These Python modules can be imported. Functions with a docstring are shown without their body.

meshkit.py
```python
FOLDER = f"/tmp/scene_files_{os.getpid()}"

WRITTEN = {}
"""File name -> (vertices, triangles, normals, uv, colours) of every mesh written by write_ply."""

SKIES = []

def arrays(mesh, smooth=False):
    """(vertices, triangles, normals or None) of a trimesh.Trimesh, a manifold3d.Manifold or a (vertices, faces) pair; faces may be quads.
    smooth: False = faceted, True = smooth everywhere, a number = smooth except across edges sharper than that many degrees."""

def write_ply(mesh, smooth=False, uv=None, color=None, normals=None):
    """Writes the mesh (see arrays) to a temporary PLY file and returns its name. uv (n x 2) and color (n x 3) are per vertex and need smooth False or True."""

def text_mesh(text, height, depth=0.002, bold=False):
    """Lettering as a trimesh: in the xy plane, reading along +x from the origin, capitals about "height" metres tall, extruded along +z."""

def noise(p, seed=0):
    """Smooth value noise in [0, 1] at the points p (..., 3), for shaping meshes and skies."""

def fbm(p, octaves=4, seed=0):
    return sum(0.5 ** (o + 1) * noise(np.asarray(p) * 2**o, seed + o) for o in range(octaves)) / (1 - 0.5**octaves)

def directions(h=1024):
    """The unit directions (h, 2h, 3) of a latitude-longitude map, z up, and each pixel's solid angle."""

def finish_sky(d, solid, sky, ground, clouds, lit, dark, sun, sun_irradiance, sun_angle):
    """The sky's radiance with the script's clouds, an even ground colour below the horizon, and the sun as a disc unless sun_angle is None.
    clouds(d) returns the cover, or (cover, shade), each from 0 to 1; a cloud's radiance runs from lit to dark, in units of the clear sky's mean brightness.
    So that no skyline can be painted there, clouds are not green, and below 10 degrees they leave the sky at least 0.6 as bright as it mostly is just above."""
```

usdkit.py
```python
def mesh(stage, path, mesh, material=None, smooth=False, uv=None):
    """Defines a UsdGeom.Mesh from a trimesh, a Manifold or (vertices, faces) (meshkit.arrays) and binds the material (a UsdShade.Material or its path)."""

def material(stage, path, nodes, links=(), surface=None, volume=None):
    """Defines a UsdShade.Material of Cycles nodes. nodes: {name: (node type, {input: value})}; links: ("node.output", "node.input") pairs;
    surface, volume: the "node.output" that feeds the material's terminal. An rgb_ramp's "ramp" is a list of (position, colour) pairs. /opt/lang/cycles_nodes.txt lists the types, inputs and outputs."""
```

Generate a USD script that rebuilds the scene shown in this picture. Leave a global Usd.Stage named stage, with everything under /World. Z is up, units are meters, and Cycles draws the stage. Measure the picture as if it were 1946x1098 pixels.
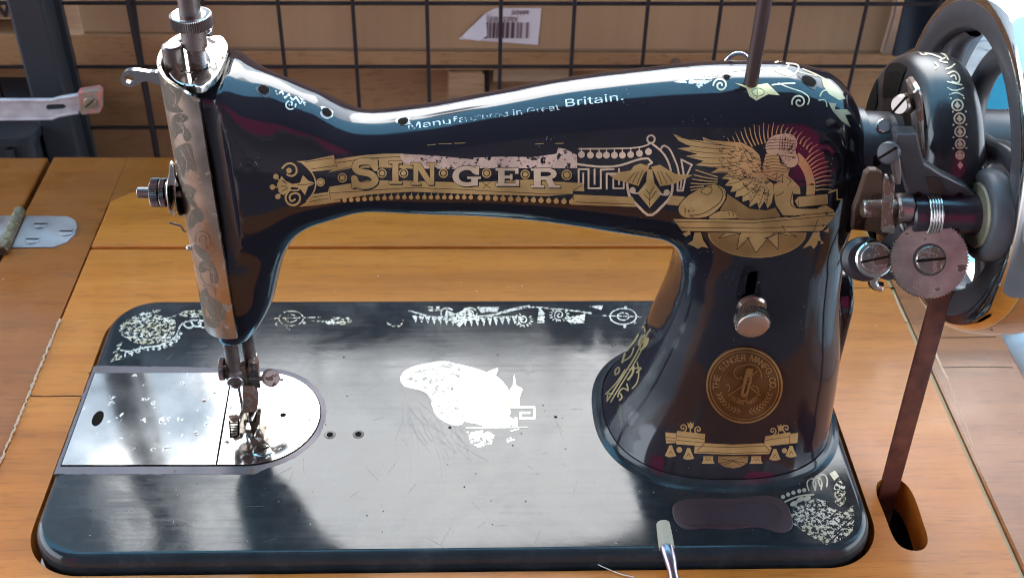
import math, random
import numpy as np, trimesh, shapely, usdkit, meshkit
from shapely.geometry import Polygon, LineString, Point, MultiPolygon, box as sbox
from shapely.ops import unary_union
from shapely import affinity
from pxr import Usd, UsdGeom, UsdLux, UsdShade, Gf, Sdf, Vt

random.seed(7)
RNG = np.random.default_rng(7)
stage = Usd.Stage.CreateInMemory()
UsdGeom.SetStageUpAxis(stage, 'Z'); UsdGeom.SetStageMetersPerUnit(stage, 1.0)
UsdGeom.Xform.Define(stage, '/World'); UsdGeom.Scope.Define(stage, '/World/Looks')
PI = math.pi

# ------------------------------------------------------------------ camera
YAW, PITCH, ROLL = 0.04534, 0.66721, 0.02576
EYE = np.array([0.19098, -0.33072, 0.40686])
FPX, PW, PH = 2260.66, 1946.0, 1098.0            # focal length in pixels of the photograph
_f = np.array([math.sin(YAW) * math.cos(PITCH), math.cos(YAW) * math.cos(PITCH), -math.sin(PITCH)])
_r = np.array([math.cos(YAW), -math.sin(YAW), 0.0]); _u = np.cross(_r, _f)
RIGHT = math.cos(ROLL) * _r + math.sin(ROLL) * _u; UP = -math.sin(ROLL) * _r + math.cos(ROLL) * _u; FWD = _f
cam = UsdGeom.Camera.Define(stage, '/World/camera')
M4 = np.eye(4); M4[0, :3] = RIGHT; M4[1, :3] = UP; M4[2, :3] = -FWD; M4[3, :3] = EYE
cam.AddTransformOp().Set(Gf.Matrix4d(*M4.ravel().tolist()))
cam.CreateHorizontalApertureAttr(36.0); cam.CreateFocalLengthAttr(36.0 * FPX / PW)
cam.CreateFStopAttr(20.0); cam.CreateFocusDistanceAttr(0.50)
cam.CreateClippingRangeAttr(Gf.Vec2f(0.02, 1000.0))
cam.CreateExposureAttr(2.85)

# ------------------------------------------------------------------ materials helper
def mat(name, nodes, links, surface='p.BSDF', volume=None):
    return usdkit.material(stage, '/World/Looks/' + name, nodes, links, surface=surface, volume=volume)

# ------------------------------------------------------------------ daylight: bright hazy sky in front, sun veiled
SUN_EL, SUN_AZ = math.radians(44.5), math.radians(-1.5)   # azimuth from +y towards +x
sdir = np.array([math.sin(SUN_AZ) * math.cos(SUN_EL), math.cos(SUN_AZ) * math.cos(SUN_EL), math.sin(SUN_EL)])
dome = UsdLux.DomeLight.Define(stage, '/World/sky')
dome.GetPrim().SetCustomDataByKey('kind', 'structure')
skym = mat('sky_look', {
    'sky': ('sky_texture', {'sky_type': 'single_scattering', 'sun_disc': False, 'sun_elevation': SUN_EL, 'sun_rotation': SUN_AZ, 'air_density': 1.2, 'aerosol_density': 3.0}),
    'tc': ('texture_coordinate', {}),
    'nz': ('noise_texture', {'scale': 2.2, 'detail': 5, 'roughness': 0.55}),
    'rp': ('rgb_ramp', {'ramp': [(0.25, (.80, .80, .80)), (0.65, (.96, .96, .96))]}),
    'mx': ('mix_color', {'b': (4.9, 5.6, 6.35)}),
    'bg': ('background_shader', {'strength': 0.12})},
    [('tc.generated', 'nz.vector'), ('nz.fac', 'rp.fac'), ('rp.color', 'mx.fac'), ('sky.color', 'mx.a'), ('mx.result', 'bg.color')], surface='bg.background')
UsdShade.MaterialBindingAPI.Apply(dome.GetPrim()).Bind(skym)
sun = UsdLux.DistantLight.Define(stage, '/World/sun')
sun.CreateIntensityAttr(0.14); sun.CreateAngleAttr(50.0); sun.CreateNormalizeAttr(True) if hasattr(sun, 'CreateNormalizeAttr') else None
sun.CreateColorAttr(Gf.Vec3f(1.0, 0.97, 0.92))
zx = sdir; xx = np.cross([0, 0, 1.0], zx); xx /= np.linalg.norm(xx); yx = np.cross(zx, xx)
S4 = np.eye(4); S4[0, :3] = xx; S4[1, :3] = yx; S4[2, :3] = zx
sun.AddTransformOp().Set(Gf.Matrix4d(*S4.ravel().tolist()))

# ------------------------------------------------------------------ scene helpers
used = {}
def numbered(path):
    k = used.get(path, 0); used[path] = k + 1
    return path if k == 0 else f'{path}_{k:03d}'
def cd(prim, **kw):
    for k, v in kw.items():
        if v: prim.SetCustomDataByKey(k, v)
    return prim
def thing(name, label, cat, group=None, loc=(0, 0, 0)):
    x = UsdGeom.Xform.Define(stage, numbered('/World/' + name))
    x.AddTranslateOp().Set(Gf.Vec3d(*loc))
    cd(x.GetPrim(), label=label, category=cat, group=group)
    x.GetPrim().SetCustomDataByKey('_loc', Gf.Vec3d(*loc)); LOC[str(x.GetPath())] = np.array(loc, float)
    x.GetPrim().ClearCustomDataByKey('_loc')
    return x.GetPrim()
LOC = {}
def base_of(parent):
    p = str(parent.GetPath()) if parent is not None else ''
    while p and p not in LOC: p = p.rsplit('/', 1)[0]
    return LOC.get(p, np.zeros(3))
def obj(name, mesh, m, parent=None, smooth=False, normals=None, **data):
    """one Mesh prim, given in world coordinates"""
    path = numbered((str(parent.GetPath()) if parent is not None else '/World') + '/' + name)
    if normals is None:
        v, f, n = meshkit.arrays(mesh, smooth)
    else:
        v, f, n = np.asarray(mesh[0]), np.asarray(mesh[1]), np.asarray(normals)
    v = v - base_of(parent)
    g = UsdGeom.Mesh.Define(stage, path)
    g.CreatePointsAttr(Vt.Vec3fArray.FromNumpy(v.astype(np.float32)))
    g.CreateFaceVertexCountsAttr(Vt.IntArray.FromNumpy(np.full(len(f), 3, np.int32)))
    g.CreateFaceVertexIndicesAttr(Vt.IntArray.FromNumpy(f.astype(np.int32).ravel()))
    g.CreateSubdivisionSchemeAttr('none')
    if n is not None:
        g.CreateNormalsAttr(Vt.Vec3fArray.FromNumpy(n.astype(np.float32))); g.SetNormalsInterpolation('vertex')
    UsdShade.MaterialBindingAPI.Apply(g.GetPrim()).Bind(m)
    return cd(g.GetPrim(), **data)

# points of the photograph turned into points of the place: on a plane axis = value (metres)
def ray(px):
    px = np.asarray(px, float)
    return ((px[..., 0] - PW / 2) / FPX)[..., None] * RIGHT - ((px[..., 1] - PH / 2) / FPX)[..., None] * UP + FWD
def at(px, axis, val):
    d = ray(px); t = (val - EYE[axis]) / d[..., axis]
    return EYE + d * t[..., None]

# mesh makers -------------------------------------------------------
def cat(*ms): return trimesh.util.concatenate([m for m in ms])
def bx(x0, x1, y0, y1, z0, z1):
    m = trimesh.creation.box([x1 - x0, y1 - y0, z1 - z0]); m.apply_translation([(x0 + x1) / 2, (y0 + y1) / 2, (z0 + z1) / 2]); return m
def frame_to(axis):
    a = np.asarray(axis, float); a = a / np.linalg.norm(a)
    h = np.array([0, 0, 1.0]) if abs(a[2]) < .9 else np.array([0, 1.0, 0])
    u = np.cross(h, a); u /= np.linalg.norm(u); v = np.cross(a, u)
    return u, v, a
def lathe(profile, centre, axis=(1, 0, 0), n=48, close=False):
    """profile: (distance along axis, radius) pairs"""
    u, v, a = frame_to(axis); t = np.linspace(0, 2 * PI, n, endpoint=False); c = np.asarray(centre, float)
    ring = np.cos(t)[:, None] * u + np.sin(t)[:, None] * v
    V, F = [], []
    for s, r in profile: V.append(c + a * s + ring * r)
    V = np.concatenate(V); k = len(profile)
    i, j = np.meshgrid(np.arange(k - 1), np.arange(n), indexing='ij'); j2 = (j + 1) % n
    q = np.stack([i * n + j, i * n + j2, (i + 1) * n + j2, (i + 1) * n + j], -1).reshape(-1, 4)
    F = np.vstack([q[:, [0, 1, 2]], q[:, [0, 2, 3]]])
    if close:
        q = np.stack([(k - 1) * n + np.arange(n), (k - 1) * n + (np.arange(n) + 1) % n, (np.arange(n) + 1) % n, np.arange(n)], -1)
        F = np.vstack([F, q[:, [0, 1, 2]], q[:, [0, 2, 3]]])
    else:
        A = len(V); V = np.vstack([V, c + a * profile[0][0], c + a * profile[-1][0]])
        jj = np.arange(n)
        F = np.vstack([F, np.stack([np.full(n, A), (jj + 1) % n, jj], 1), np.stack([np.full(n, A + 1), (k - 1) * n + jj, (k - 1) * n + (jj + 1) % n], 1)])
    return trimesh.Trimesh(V, F, process=False)
def cyl(p0, p1, r, n=32, bevel=0.0, r1=None):
    p0, p1 = np.asarray(p0, float), np.asarray(p1, float); L = np.linalg.norm(p1 - p0); r1 = r if r1 is None else r1
    b = bevel
    prof = [(0, r - b), (b, r), (L - b, r1), (L, r1 - b)] if b else [(0, r), (L, r1)]
    return lathe(prof, p0, p1 - p0, n)
def tube(pts, r, n=12, flat=None):
    """swept circle (or ellipse: flat = (radius along, radius across a given up vector))"""
    p = np.asarray(pts, float); r = np.broadcast_to(np.asarray(r, float), (len(p),))
    t = np.gradient(p, axis=0); t /= np.linalg.norm(t, axis=1, keepdims=True)
    u0 = np.array([0, 0, 1.0]) if abs(t[0][2]) < .9 else np.array([0, 1.0, 0]); V = []
    a = np.linspace(0, 2 * PI, n, endpoint=False)
    for k in range(len(p)):
        u = u0 - t[k] * (u0 @ t[k]); u /= np.linalg.norm(u); u0 = u; w = np.cross(t[k], u)
        V.append(p[k] + r[k] * (np.cos(a)[:, None] * u + np.sin(a)[:, None] * w))
    V = np.concatenate(V); k = len(p)
    i, j = np.meshgrid(np.arange(k - 1), np.arange(n), indexing='ij'); j2 = (j + 1) % n
    q = np.stack([i * n + j, i * n + j2, (i + 1) * n + j2, (i + 1) * n + j], -1).reshape(-1, 4)
    A = len(V); V = np.vstack([V, p[0], p[-1]]); jj = np.arange(n)
    F = np.vstack([q[:, [0, 1, 2]], q[:, [0, 2, 3]], np.stack([np.full(n, A), (jj + 1) % n, jj], 1), np.stack([np.full(n, A + 1), (k - 1) * n + jj, (k - 1) * n + (jj + 1) % n], 1)])
    return trimesh.Trimesh(V, F, process=False)
def smooth_path(pts, n=40, closed=False):
    from scipy.interpolate import CubicSpline
    p = np.asarray(pts, float)
    if closed: p = np.vstack([p, p[:1]])
    s = np.r_[0, np.cumsum(np.linalg.norm(np.diff(p, axis=0), axis=1))]
    c = CubicSpline(s, p, bc_type='periodic' if closed else 'natural')
    return c(np.linspace(0, s[-1], n, endpoint=not closed))
def prism(poly, h0, h1, u, v, w, o, bevel=0.0):
    """shapely polygon in a frame (u, v), from w*h0 to w*h1; bevel on the h1 side"""
    out = []
    for g in getattr(poly, 'geoms', [poly]):
        if g.is_empty: continue
        if bevel:
            steps = [(0.0, h0), (0.0, h1 - bevel), (bevel * .3, h1 - bevel * .3), (bevel, h1)]
            rings = [np.array(g.exterior.coords)[:-1]]
            nrm = poly_normals(rings[0])
            P = rings[0]; V = []
            for d, h in steps: V.append(np.c_[P - nrm * d, np.full(len(P), h)])
            k, n = len(steps), len(P); V = np.concatenate(V)
            i, j = np.meshgrid(np.arange(k - 1), np.arange(n), indexing='ij'); j2 = (j + 1) % n
            q = np.stack([i * n + j, i * n + j2, (i + 1) * n + j2, (i + 1) * n + j], -1).reshape(-1, 4)
            if not g.exterior.is_ccw: q = q[:, ::-1]
            F = np.vstack([q[:, [0, 1, 2]], q[:, [0, 2, 3]]])
            top, tf = trimesh.creation.triangulate_polygon(Polygon(V[(k - 1) * n:, :2]), engine='earcut')
            m = trimesh.util.concatenate([trimesh.Trimesh(V, F, process=False), trimesh.Trimesh(np.c_[top, np.full(len(top), h1)], tf, process=False)])
        else:
            m = trimesh.creation.extrude_polygon(g, h1 - h0, engine='earcut'); m.apply_translation([0, 0, h0])
        out.append(m)
    m = trimesh.util.concatenate(out)
    T = np.eye(4); T[:3, 0] = u; T[:3, 1] = v; T[:3, 2] = w; T[:3, 3] = o
    m.apply_transform(T)
    return m
def poly_normals(P):
    a = np.roll(P, 1, 0); b = np.roll(P, -1, 0)
    e1 = P - a; e2 = b - P; e1 /= np.linalg.norm(e1, axis=1, keepdims=True) + 1e-12; e2 /= np.linalg.norm(e2, axis=1, keepdims=True) + 1e-12
    n1 = np.c_[e1[:, 1], -e1[:, 0]]; n2 = np.c_[e2[:, 1], -e2[:, 0]]; n = n1 + n2; l = np.linalg.norm(n, axis=1, keepdims=True); n = n / np.maximum(l, 1e-9)
    n = n / np.maximum((n * n1).sum(1, keepdims=True), .5)
    area = 0.5 * np.sum(P[:, 0] * np.roll(P[:, 1], -1) - np.roll(P[:, 0], -1) * P[:, 1])
    return n if area > 0 else -n
XA, YA, ZA = np.eye(3)
def slab(poly, z0, z1, bevel=0.0): return prism(poly, z0, z1, XA, YA, ZA, np.zeros(3), bevel)
def wallslab(poly, y_front, y_back, bevel=0.0):
    """polygon in (x, z); front faces -y"""
    return prism(poly, -y_back, -y_front, XA, ZA, -YA, np.zeros(3), bevel)
def rrect(x0, x1, y0, y1, r, n=8):
    return sbox(x0 + r, y0 + r, x1 - r, y1 - r).buffer(r, quad_segs=n)

# ------------------------------------------------------------------ materials
GEO = {'g': ('geometry', {})}
def plain(name, col, rough=0.5, metallic=0.0, **kw):
    return mat(name, {'p': ('principled_bsdf', {'base_color': col, 'roughness': rough, 'metallic': metallic, **kw})}, [])
def wood(name, dark, mid, light, rough=0.32, grain=(3, 60, 60), pores=0.5, coat=0.5, seed=0.0, streak=0.5):
    return mat(name, {
        'g': ('geometry', {}), 'mp': ('mapping', {'location': (seed, seed * 1.7, seed * .3), 'scale': grain}),
        'n1': ('noise_texture', {'scale': 1.0, 'detail': 7, 'roughness': 0.62, 'distortion': 0.6}),
        'mp2': ('mapping', {'location': (seed * 2, 0, 0), 'scale': (grain[0] * 22, grain[1] * 13, grain[2] * 13)}),
        'n2': ('noise_texture', {'scale': 1.0, 'detail': 3, 'roughness': 0.6}),
        'mp3': ('mapping', {'scale': (grain[0] * .8, grain[1] * .16, grain[2] * .16)}),
        'n3': ('noise_texture', {'scale': 1.0, 'detail': 3}),
        'sum': ('math', {'math_type': 'multiply_add', 'value2': streak, 'value3': 0.0}), 'avg': ('math', {'math_type': 'multiply_add', 'value2': 1 - streak}),
        'r1': ('rgb_ramp', {'ramp': [(0.28, dark), (0.5, mid), (0.72, light)]}),
        'r2': ('rgb_ramp', {'ramp': [(0.34, (0, 0, 0)), (0.47, (1, 1, 1))]}),
        'pm': ('mix_color', {'blend_type': 'multiply', 'b': (1, 1, 1)}),
        'pr': ('mix_color', {'a': (1 - pores, 1 - pores * 1.05, 1 - pores * 1.1), 'b': (1, 1, 1)}),
        'nr': ('noise_texture', {'scale': 40.0, 'detail': 4}), 'rr': ('map_range', {'from_min': .3, 'from_max': .7, 'to_min': rough - .07, 'to_max': rough + .12}),
        'bp': ('bump', {'strength': 0.12, 'distance': 0.0006}),
        'p': ('principled_bsdf', {'coat_weight': coat, 'coat_roughness': 0.12, 'coat_ior': 1.5, 'specular_ior_level': .25})},
        [('g.position', 'mp.vector'), ('mp.vector', 'n1.vector'), ('g.position', 'mp2.vector'), ('mp2.vector', 'n2.vector'), ('g.position', 'mp3.vector'), ('mp3.vector', 'n3.vector'),
         ('n3.fac', 'sum.value1'), ('n1.fac', 'avg.value1'), ('sum.value', 'avg.value3'), ('avg.value', 'r1.fac'), ('n2.fac', 'r2.fac'), ('r2.color', 'pr.fac'),
         ('r1.color', 'pm.a'), ('pr.result', 'pm.b'), ('pm.result', 'p.base_color'), ('g.position', 'nr.vector'), ('nr.fac', 'rr.value'), ('rr.result', 'p.roughness'),
         ('n2.fac', 'bp.height'), ('bp.normal', 'p.normal')])
WOOD = wood('varnished_wood', (.27, .070, .007), (.46, .137, .016), (.58, .205, .034), seed=0.3, rough=.38, coat=.2, pores=.45)
WOOD2 = wood('aged_wood', (.16, .042, .007), (.27, .078, .014), (.36, .118, .027), seed=1.3, rough=0.28, coat=0.4)
WOODR = wood('reddish_wood', (.165, .050, .014), (.29, .096, .026), (.38, .142, .045), seed=2.1, rough=0.34, coat=0.3)
WOODB = wood('rough_plank', (.22, .10, .042), (.33, .165, .075), (.42, .22, .11), seed=3.1, rough=0.55, coat=0.1, grain=(4, 40, 40))
WOODEDGE = plain('worn_edge', (.62, .42, .27), 0.6)
DARKGAP = plain('dark_gap', (.012, .008, .006), 0.8, specular_ior_level=.05)

def enamel(name, base, rough, scratch, ior=1.5, spec=0.5, dust=0.3):
    return mat(name, {
        'g': ('geometry', {}),
        'nf': ('noise_texture', {'scale': 22.0, 'detail': 5, 'roughness': .6}),
        'mr': ('map_range', {'from_min': .35, 'from_max': .7, 'to_min': rough * .75, 'to_max': rough * 1.7}),
        'vn': ('voronoi_texture', {'scale': 420.0, 'randomness': 1.0}), 'vr': ('map_range', {'from_min': .05, 'from_max': .10, 'to_min': 1.0, 'to_max': 0.0, 'clamp': True}),
        'gn': ('noise_texture', {'scale': 60.0, 'detail': 2}), 'gr': ('map_range', {'from_min': .56, 'from_max': .66, 'to_min': 0.0, 'to_max': 1.0, 'clamp': True}),
        'mm': ('math', {'math_type': 'multiply'}),
        'dc': ('mix_color', {'a': base, 'b': (dust, dust, dust)}),
        'mpb': ('mapping', {'scale': (300, 60, 300), 'rotation': (0, 0, .9)}), 'nb': ('noise_texture', {'scale': 1.0, 'detail': 3, 'roughness': .7}),
        'nb2': ('noise_texture', {'scale': 38.0, 'detail': 3}), 'ad': ('math', {'math_type': 'multiply_add', 'value2': scratch}),
        'bp': ('bump', {'strength': 0.25, 'distance': 0.00025}),
        'p': ('principled_bsdf', {'ior': ior, 'specular_ior_level': spec})},
        [('g.position', 'nf.vector'), ('nf.fac', 'mr.value'), ('mr.result', 'p.roughness'), ('g.position', 'vn.vector'), ('vn.distance', 'vr.value'),
         ('g.position', 'gn.vector'), ('gn.fac', 'gr.value'), ('vr.result', 'mm.value1'), ('gr.result', 'mm.value2'), ('mm.value', 'dc.fac'), ('dc.result', 'p.base_color'),
         ('g.position', 'mpb.vector'), ('mpb.vector', 'nb.vector'), ('g.position', 'nb2.vector'), ('nb.fac', 'ad.value1'), ('nb2.fac', 'ad.value3'), ('ad.value', 'bp.height'), ('bp.normal', 'p.normal')])
ENAMEL = enamel('black_enamel', (.007, .006, .009), .075, .04, ior=1.55)
BEDENAMEL = mat('worn_bed_enamel', {
    'g': ('geometry', {}),
    'n1': ('noise_texture', {'scale': 16.0, 'detail': 8, 'roughness': .66, 'distortion': .4}), 'r1': ('map_range', {'from_min': .38, 'from_max': .66, 'to_min': .055, 'to_max': .19, 'clamp': True}),
    'mp': ('mapping', {'scale': (12, 260, 60)}), 'n2': ('noise_texture', {'scale': 1.0, 'detail': 5, 'roughness': .7}), 'r2': ('map_range', {'from_min': .45, 'from_max': .75, 'to_min': 0.0, 'to_max': .07, 'clamp': True}), 'ra': ('math', {'math_type': 'add'}),
    'n3': ('noise_texture', {'scale': 33.0, 'detail': 7, 'roughness': .7}), 'c': ('rgb_ramp', {'ramp': [(.35, (.009, .012, .015)), (.55, (.015, .019, .023)), (.72, (.034, .039, .042))]}),
    'mb': ('mapping', {'scale': (220, 420, 100), 'rotation': (0, 0, .7)}), 'n4': ('noise_texture', {'scale': 1.0, 'detail': 4, 'roughness': .7}), 'n5': ('noise_texture', {'scale': 24.0, 'detail': 3}), 'ad': ('math', {'math_type': 'multiply_add', 'value2': .10}),
    'bp': ('bump', {'strength': .30, 'distance': .0003}), 'p': ('principled_bsdf', {'ior': 1.45})},
    [('g.position', 'n1.vector'), ('n1.fac', 'r1.value'), ('g.position', 'mp.vector'), ('mp.vector', 'n2.vector'), ('n2.fac', 'r2.value'), ('r1.result', 'ra.value1'), ('r2.result', 'ra.value2'), ('ra.value', 'p.roughness'),
     ('g.position', 'n3.vector'), ('n3.fac', 'c.fac'), ('c.color', 'p.base_color'), ('g.position', 'mb.vector'), ('mb.vector', 'n4.vector'), ('g.position', 'n5.vector'), ('n4.fac', 'ad.value1'), ('n5.fac', 'ad.value3'), ('ad.value', 'bp.height'), ('bp.normal', 'p.normal')])
DARKPAINT = enamel('dull_black_paint', (.040, .036, .039), .30, .3)

def metal(name, col, rough, spot=(.10, .055, .035), spots=0.0, scale=130.0, rough2=None, aniso=None):
    """plated metal with pitting / rust patches; spots 0..1 = how much"""
    t = 0.74 - 0.30 * spots
    return mat(name, {
        'g': ('geometry', {}),
        'n': ('noise_texture', {'scale': scale, 'detail': 5, 'roughness': .62}),
        'r': ('map_range', {'from_min': t, 'from_max': t + .035, 'to_min': 0.0, 'to_max': 1.0, 'clamp': True}),
        'n2': ('noise_texture', {'scale': scale * .28, 'detail': 4}),
        'c1': ('rgb_ramp', {'ramp': [(.3, tuple(.72 * c for c in col)), (.7, col)]}),
        'cm': ('mix_color', {'b': spot}),
        'ra': ('map_range', {'from_min': .3, 'from_max': .7, 'to_min': rough * .8, 'to_max': rough * 1.4}),
        'rm': ('mix_float', {'b': .62}), 'me': ('map_range', {'from_min': 0.0, 'from_max': 1.0, 'to_min': 1.0, 'to_max': .35}),
        'bp': ('bump', {'strength': .25, 'distance': .0002, 'invert': True}),
        'p': ('principled_bsdf', {})},
        [('g.position', 'n.vector'), ('n.fac', 'r.value'), ('g.position', 'n2.vector'), ('n2.fac', 'c1.fac'), ('c1.color', 'cm.a'), ('r.result', 'cm.fac'), ('cm.result', 'p.base_color'),
         ('n2.fac', 'ra.value'), ('ra.result', 'rm.a'), ('r.result', 'rm.fac'), ('rm.result', 'p.roughness'), ('r.result', 'me.value'), ('me.result', 'p.metallic'), ('r.result', 'bp.height'), ('bp.normal', 'p.normal')])
NICKEL = metal('nickel_plate', (.74, .71, .67), .11, spots=.35, scale=110)
NICKELP = metal('pitted_nickel', (.72, .71, .69), .08, spot=(.09, .075, .07), spots=.33, scale=150)
CHROME = metal('polished_rim', (.78, .76, .73), .06, spots=.08, scale=60)
STEEL = metal('dark_steel', (.30, .24, .22), .28, spots=.5, scale=160)
RUSTY = metal('tarnished_steel', (.43, .385, .34), .24, spot=(.12, .06, .04), spots=.75, scale=120)
FACENI = metal('face_nickel', (.56, .465, .39), .24, spot=(.22, .155, .11), spots=.42, scale=150)
RUBBER = plain('grey_rubber', (.055, .055, .06), .5)
LEATHER = mat('leather', {'g': ('geometry', {}), 'n': ('noise_texture', {'scale': 160.0, 'detail': 5}), 'r': ('rgb_ramp', {'ramp': [(.3, (.050, .013, .008)), (.7, (.12, .034, .020))]}), 'b': ('bump', {'strength': .5, 'distance': .0005}), 'p': ('principled_bsdf', {'roughness': .55})},
              [('g.position', 'n.vector'), ('n.fac', 'r.fac'), ('r.color', 'p.base_color'), ('n.fac', 'b.height'), ('b.normal', 'p.normal')])
CARD = mat('cardboard', {'g': ('geometry', {}), 'm': ('mapping', {'scale': (160, 160, 6)}), 'n': ('noise_texture', {'scale': 1.0, 'detail': 3}), 'n2': ('noise_texture', {'scale': 6.0, 'detail': 4}), 'a': ('math', {'math_type': 'multiply_add', 'value2': .25}),
            'r': ('rgb_ramp', {'ramp': [(.4, (.275, .145, .072)), (.85, (.385, .22, .115))]}), 'p': ('principled_bsdf', {'roughness': .75})},
           [('g.position', 'm.vector'), ('m.vector', 'n.vector'), ('g.position', 'n2.vector'), ('n.fac', 'a.value1'), ('n2.fac', 'a.value3'), ('a.value', 'r.fac'), ('r.color', 'p.base_color')])
BLACKWIRE = plain('black_wire', (.022, .015, .016), .6, specular_ior_level=.2)
BLACKPOST = plain('black_tube', (.016, .018, .024), .45)

# ================================================================== SETTING
ZT = -0.007                                           # top of the table's wood
g = obj('ground', bx(-6, 7, -6, 9, -0.80, -0.76), plain('dark_floor', (.10, .085, .09), .7), kind='structure')

# ------------------------------------------------------------------ table
table = thing('sewing_table', 'varnished orange wooden sewing table with cut-out holding the black machine', 'table')
BEDPOLY = rrect(0, .371, 0, .178, .024, 12)
slot_px = [(1665, 928), (1668, 916), (1680, 909), (1703, 908), (1722, 920), (1737, 943), (1757, 1000), (1763, 1028), (1756, 1042), (1738, 1046), (1714, 1039), (1694, 1012), (1678, 970)]
SLOT = Polygon(smooth_path(at(np.array(slot_px), 2, ZT)[:, :2], 48, closed=True))
hole = BEDPOLY.buffer(.0028, quad_segs=8)
panel = rrect(-.0285, .4300, -.055, .232, .001, 2).difference(hole).difference(SLOT)
obj('machine_panel', slab(panel, ZT - .019, ZT), WOOD, table)
obj('cutout_floor', bx(-.01, .425, -.02, .20, ZT - .05, ZT - .045), DARKGAP, table)
flap = Polygon([(-.0285, .2335), (.430, .2335), (.430, .28), (.42, .29), (-.018, .29), (-.0285, .28)]).buffer(-.006).buffer(.006, quad_segs=6)
flap = unary_union([flap, sbox(-.0285, .2335, .430, .25)])
obj('back_flap', prism(flap, ZT - .017, ZT + .0013, XA, YA, ZA, np.zeros(3), .0009), WOOD, table)
obj('left_rail', slab(sbox(-.0765, -.055, -.0297, .332), ZT - .02, ZT), WOOD2, table)
back = sbox(-.0295, .2345, .4305, .332).difference(flap.buffer(.0008)).difference(sbox(-.1, .2, .6, .2345))
obj('back_rail', slab(back, ZT - .02, ZT), WOOD2, table)
obj('right_rail', prism(sbox(.4325, -.055, .480, .332), ZT - .02, ZT, XA, YA, ZA, np.zeros(3), .0015), WOODR, table)
obj('rail_edge', bx(.4303, .4323, -.055, .332, ZT - .02, ZT - .0012), plain('seam_edge', (.36, .25, .12), .6), table)
obj('left_leaf', prism(sbox(-.62, -.055, -.0805, .332), ZT - .02, ZT, XA, YA, ZA, np.zeros(3), .0012), WOOD2, table)
for xx in (-.45, .44):
    for yy in (-.045, .29):
        obj('table_leg', bx(xx, xx + .035, yy, yy + .035, -.759, ZT - .021), WOOD2, table)
# frayed pale edge along the left seam
n = 170; yy = np.linspace(.05, .168, n); zz = ZT + .0004 + .0007 * meshkit.noise(np.c_[yy * 900, yy * 0, yy * 0], 3)
fr = tube(np.c_[-.0291 + .0006 * meshkit.noise(np.c_[yy * 700, yy * 0, yy * 0], 5), yy, zz], (.00035 + .0005 * meshkit.noise(np.c_[yy * 800, yy * 0, yy * 0], 9)), 7)
obj('frayed_edge', fr, plain('frayed_wood', (.46, .30, .20), .8), table, smooth=True)
def joint(pts, w, name='board_joint'):
    q = at(np.array(pts, float), 2, ZT)[:, :2]
    obj(name, slab(LineString(smooth_path(q, 24)).buffer(w / 2, cap_style='flat'), ZT - .001, ZT + .00008), DARKGAP, table)
joint([(58, 752), (90, 753), (130, 752), (158, 753)], .0006)
joint([(1772, 641), (1830, 641), (1893, 640)], .0005); joint([(1790, 698), (1850, 697), (1925, 698)], .0004)
joint([(1590, 546), (1650, 547), (1700, 546)], .0003)
wsc = []
for p, w in (([(1772, 655), (1786, 690), (1800, 718)], .0013), ([(1800, 718), (1816, 760), (1832, 800), (1850, 850)], .0005), ([(1700, 560), (1712, 590), (1722, 610)], .0008)):
    wsc.append(LineString(smooth_path(at(np.array(p, float), 2, ZT)[:, :2], 16)).buffer(w / 2))
rw = np.random.default_rng(21)
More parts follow.
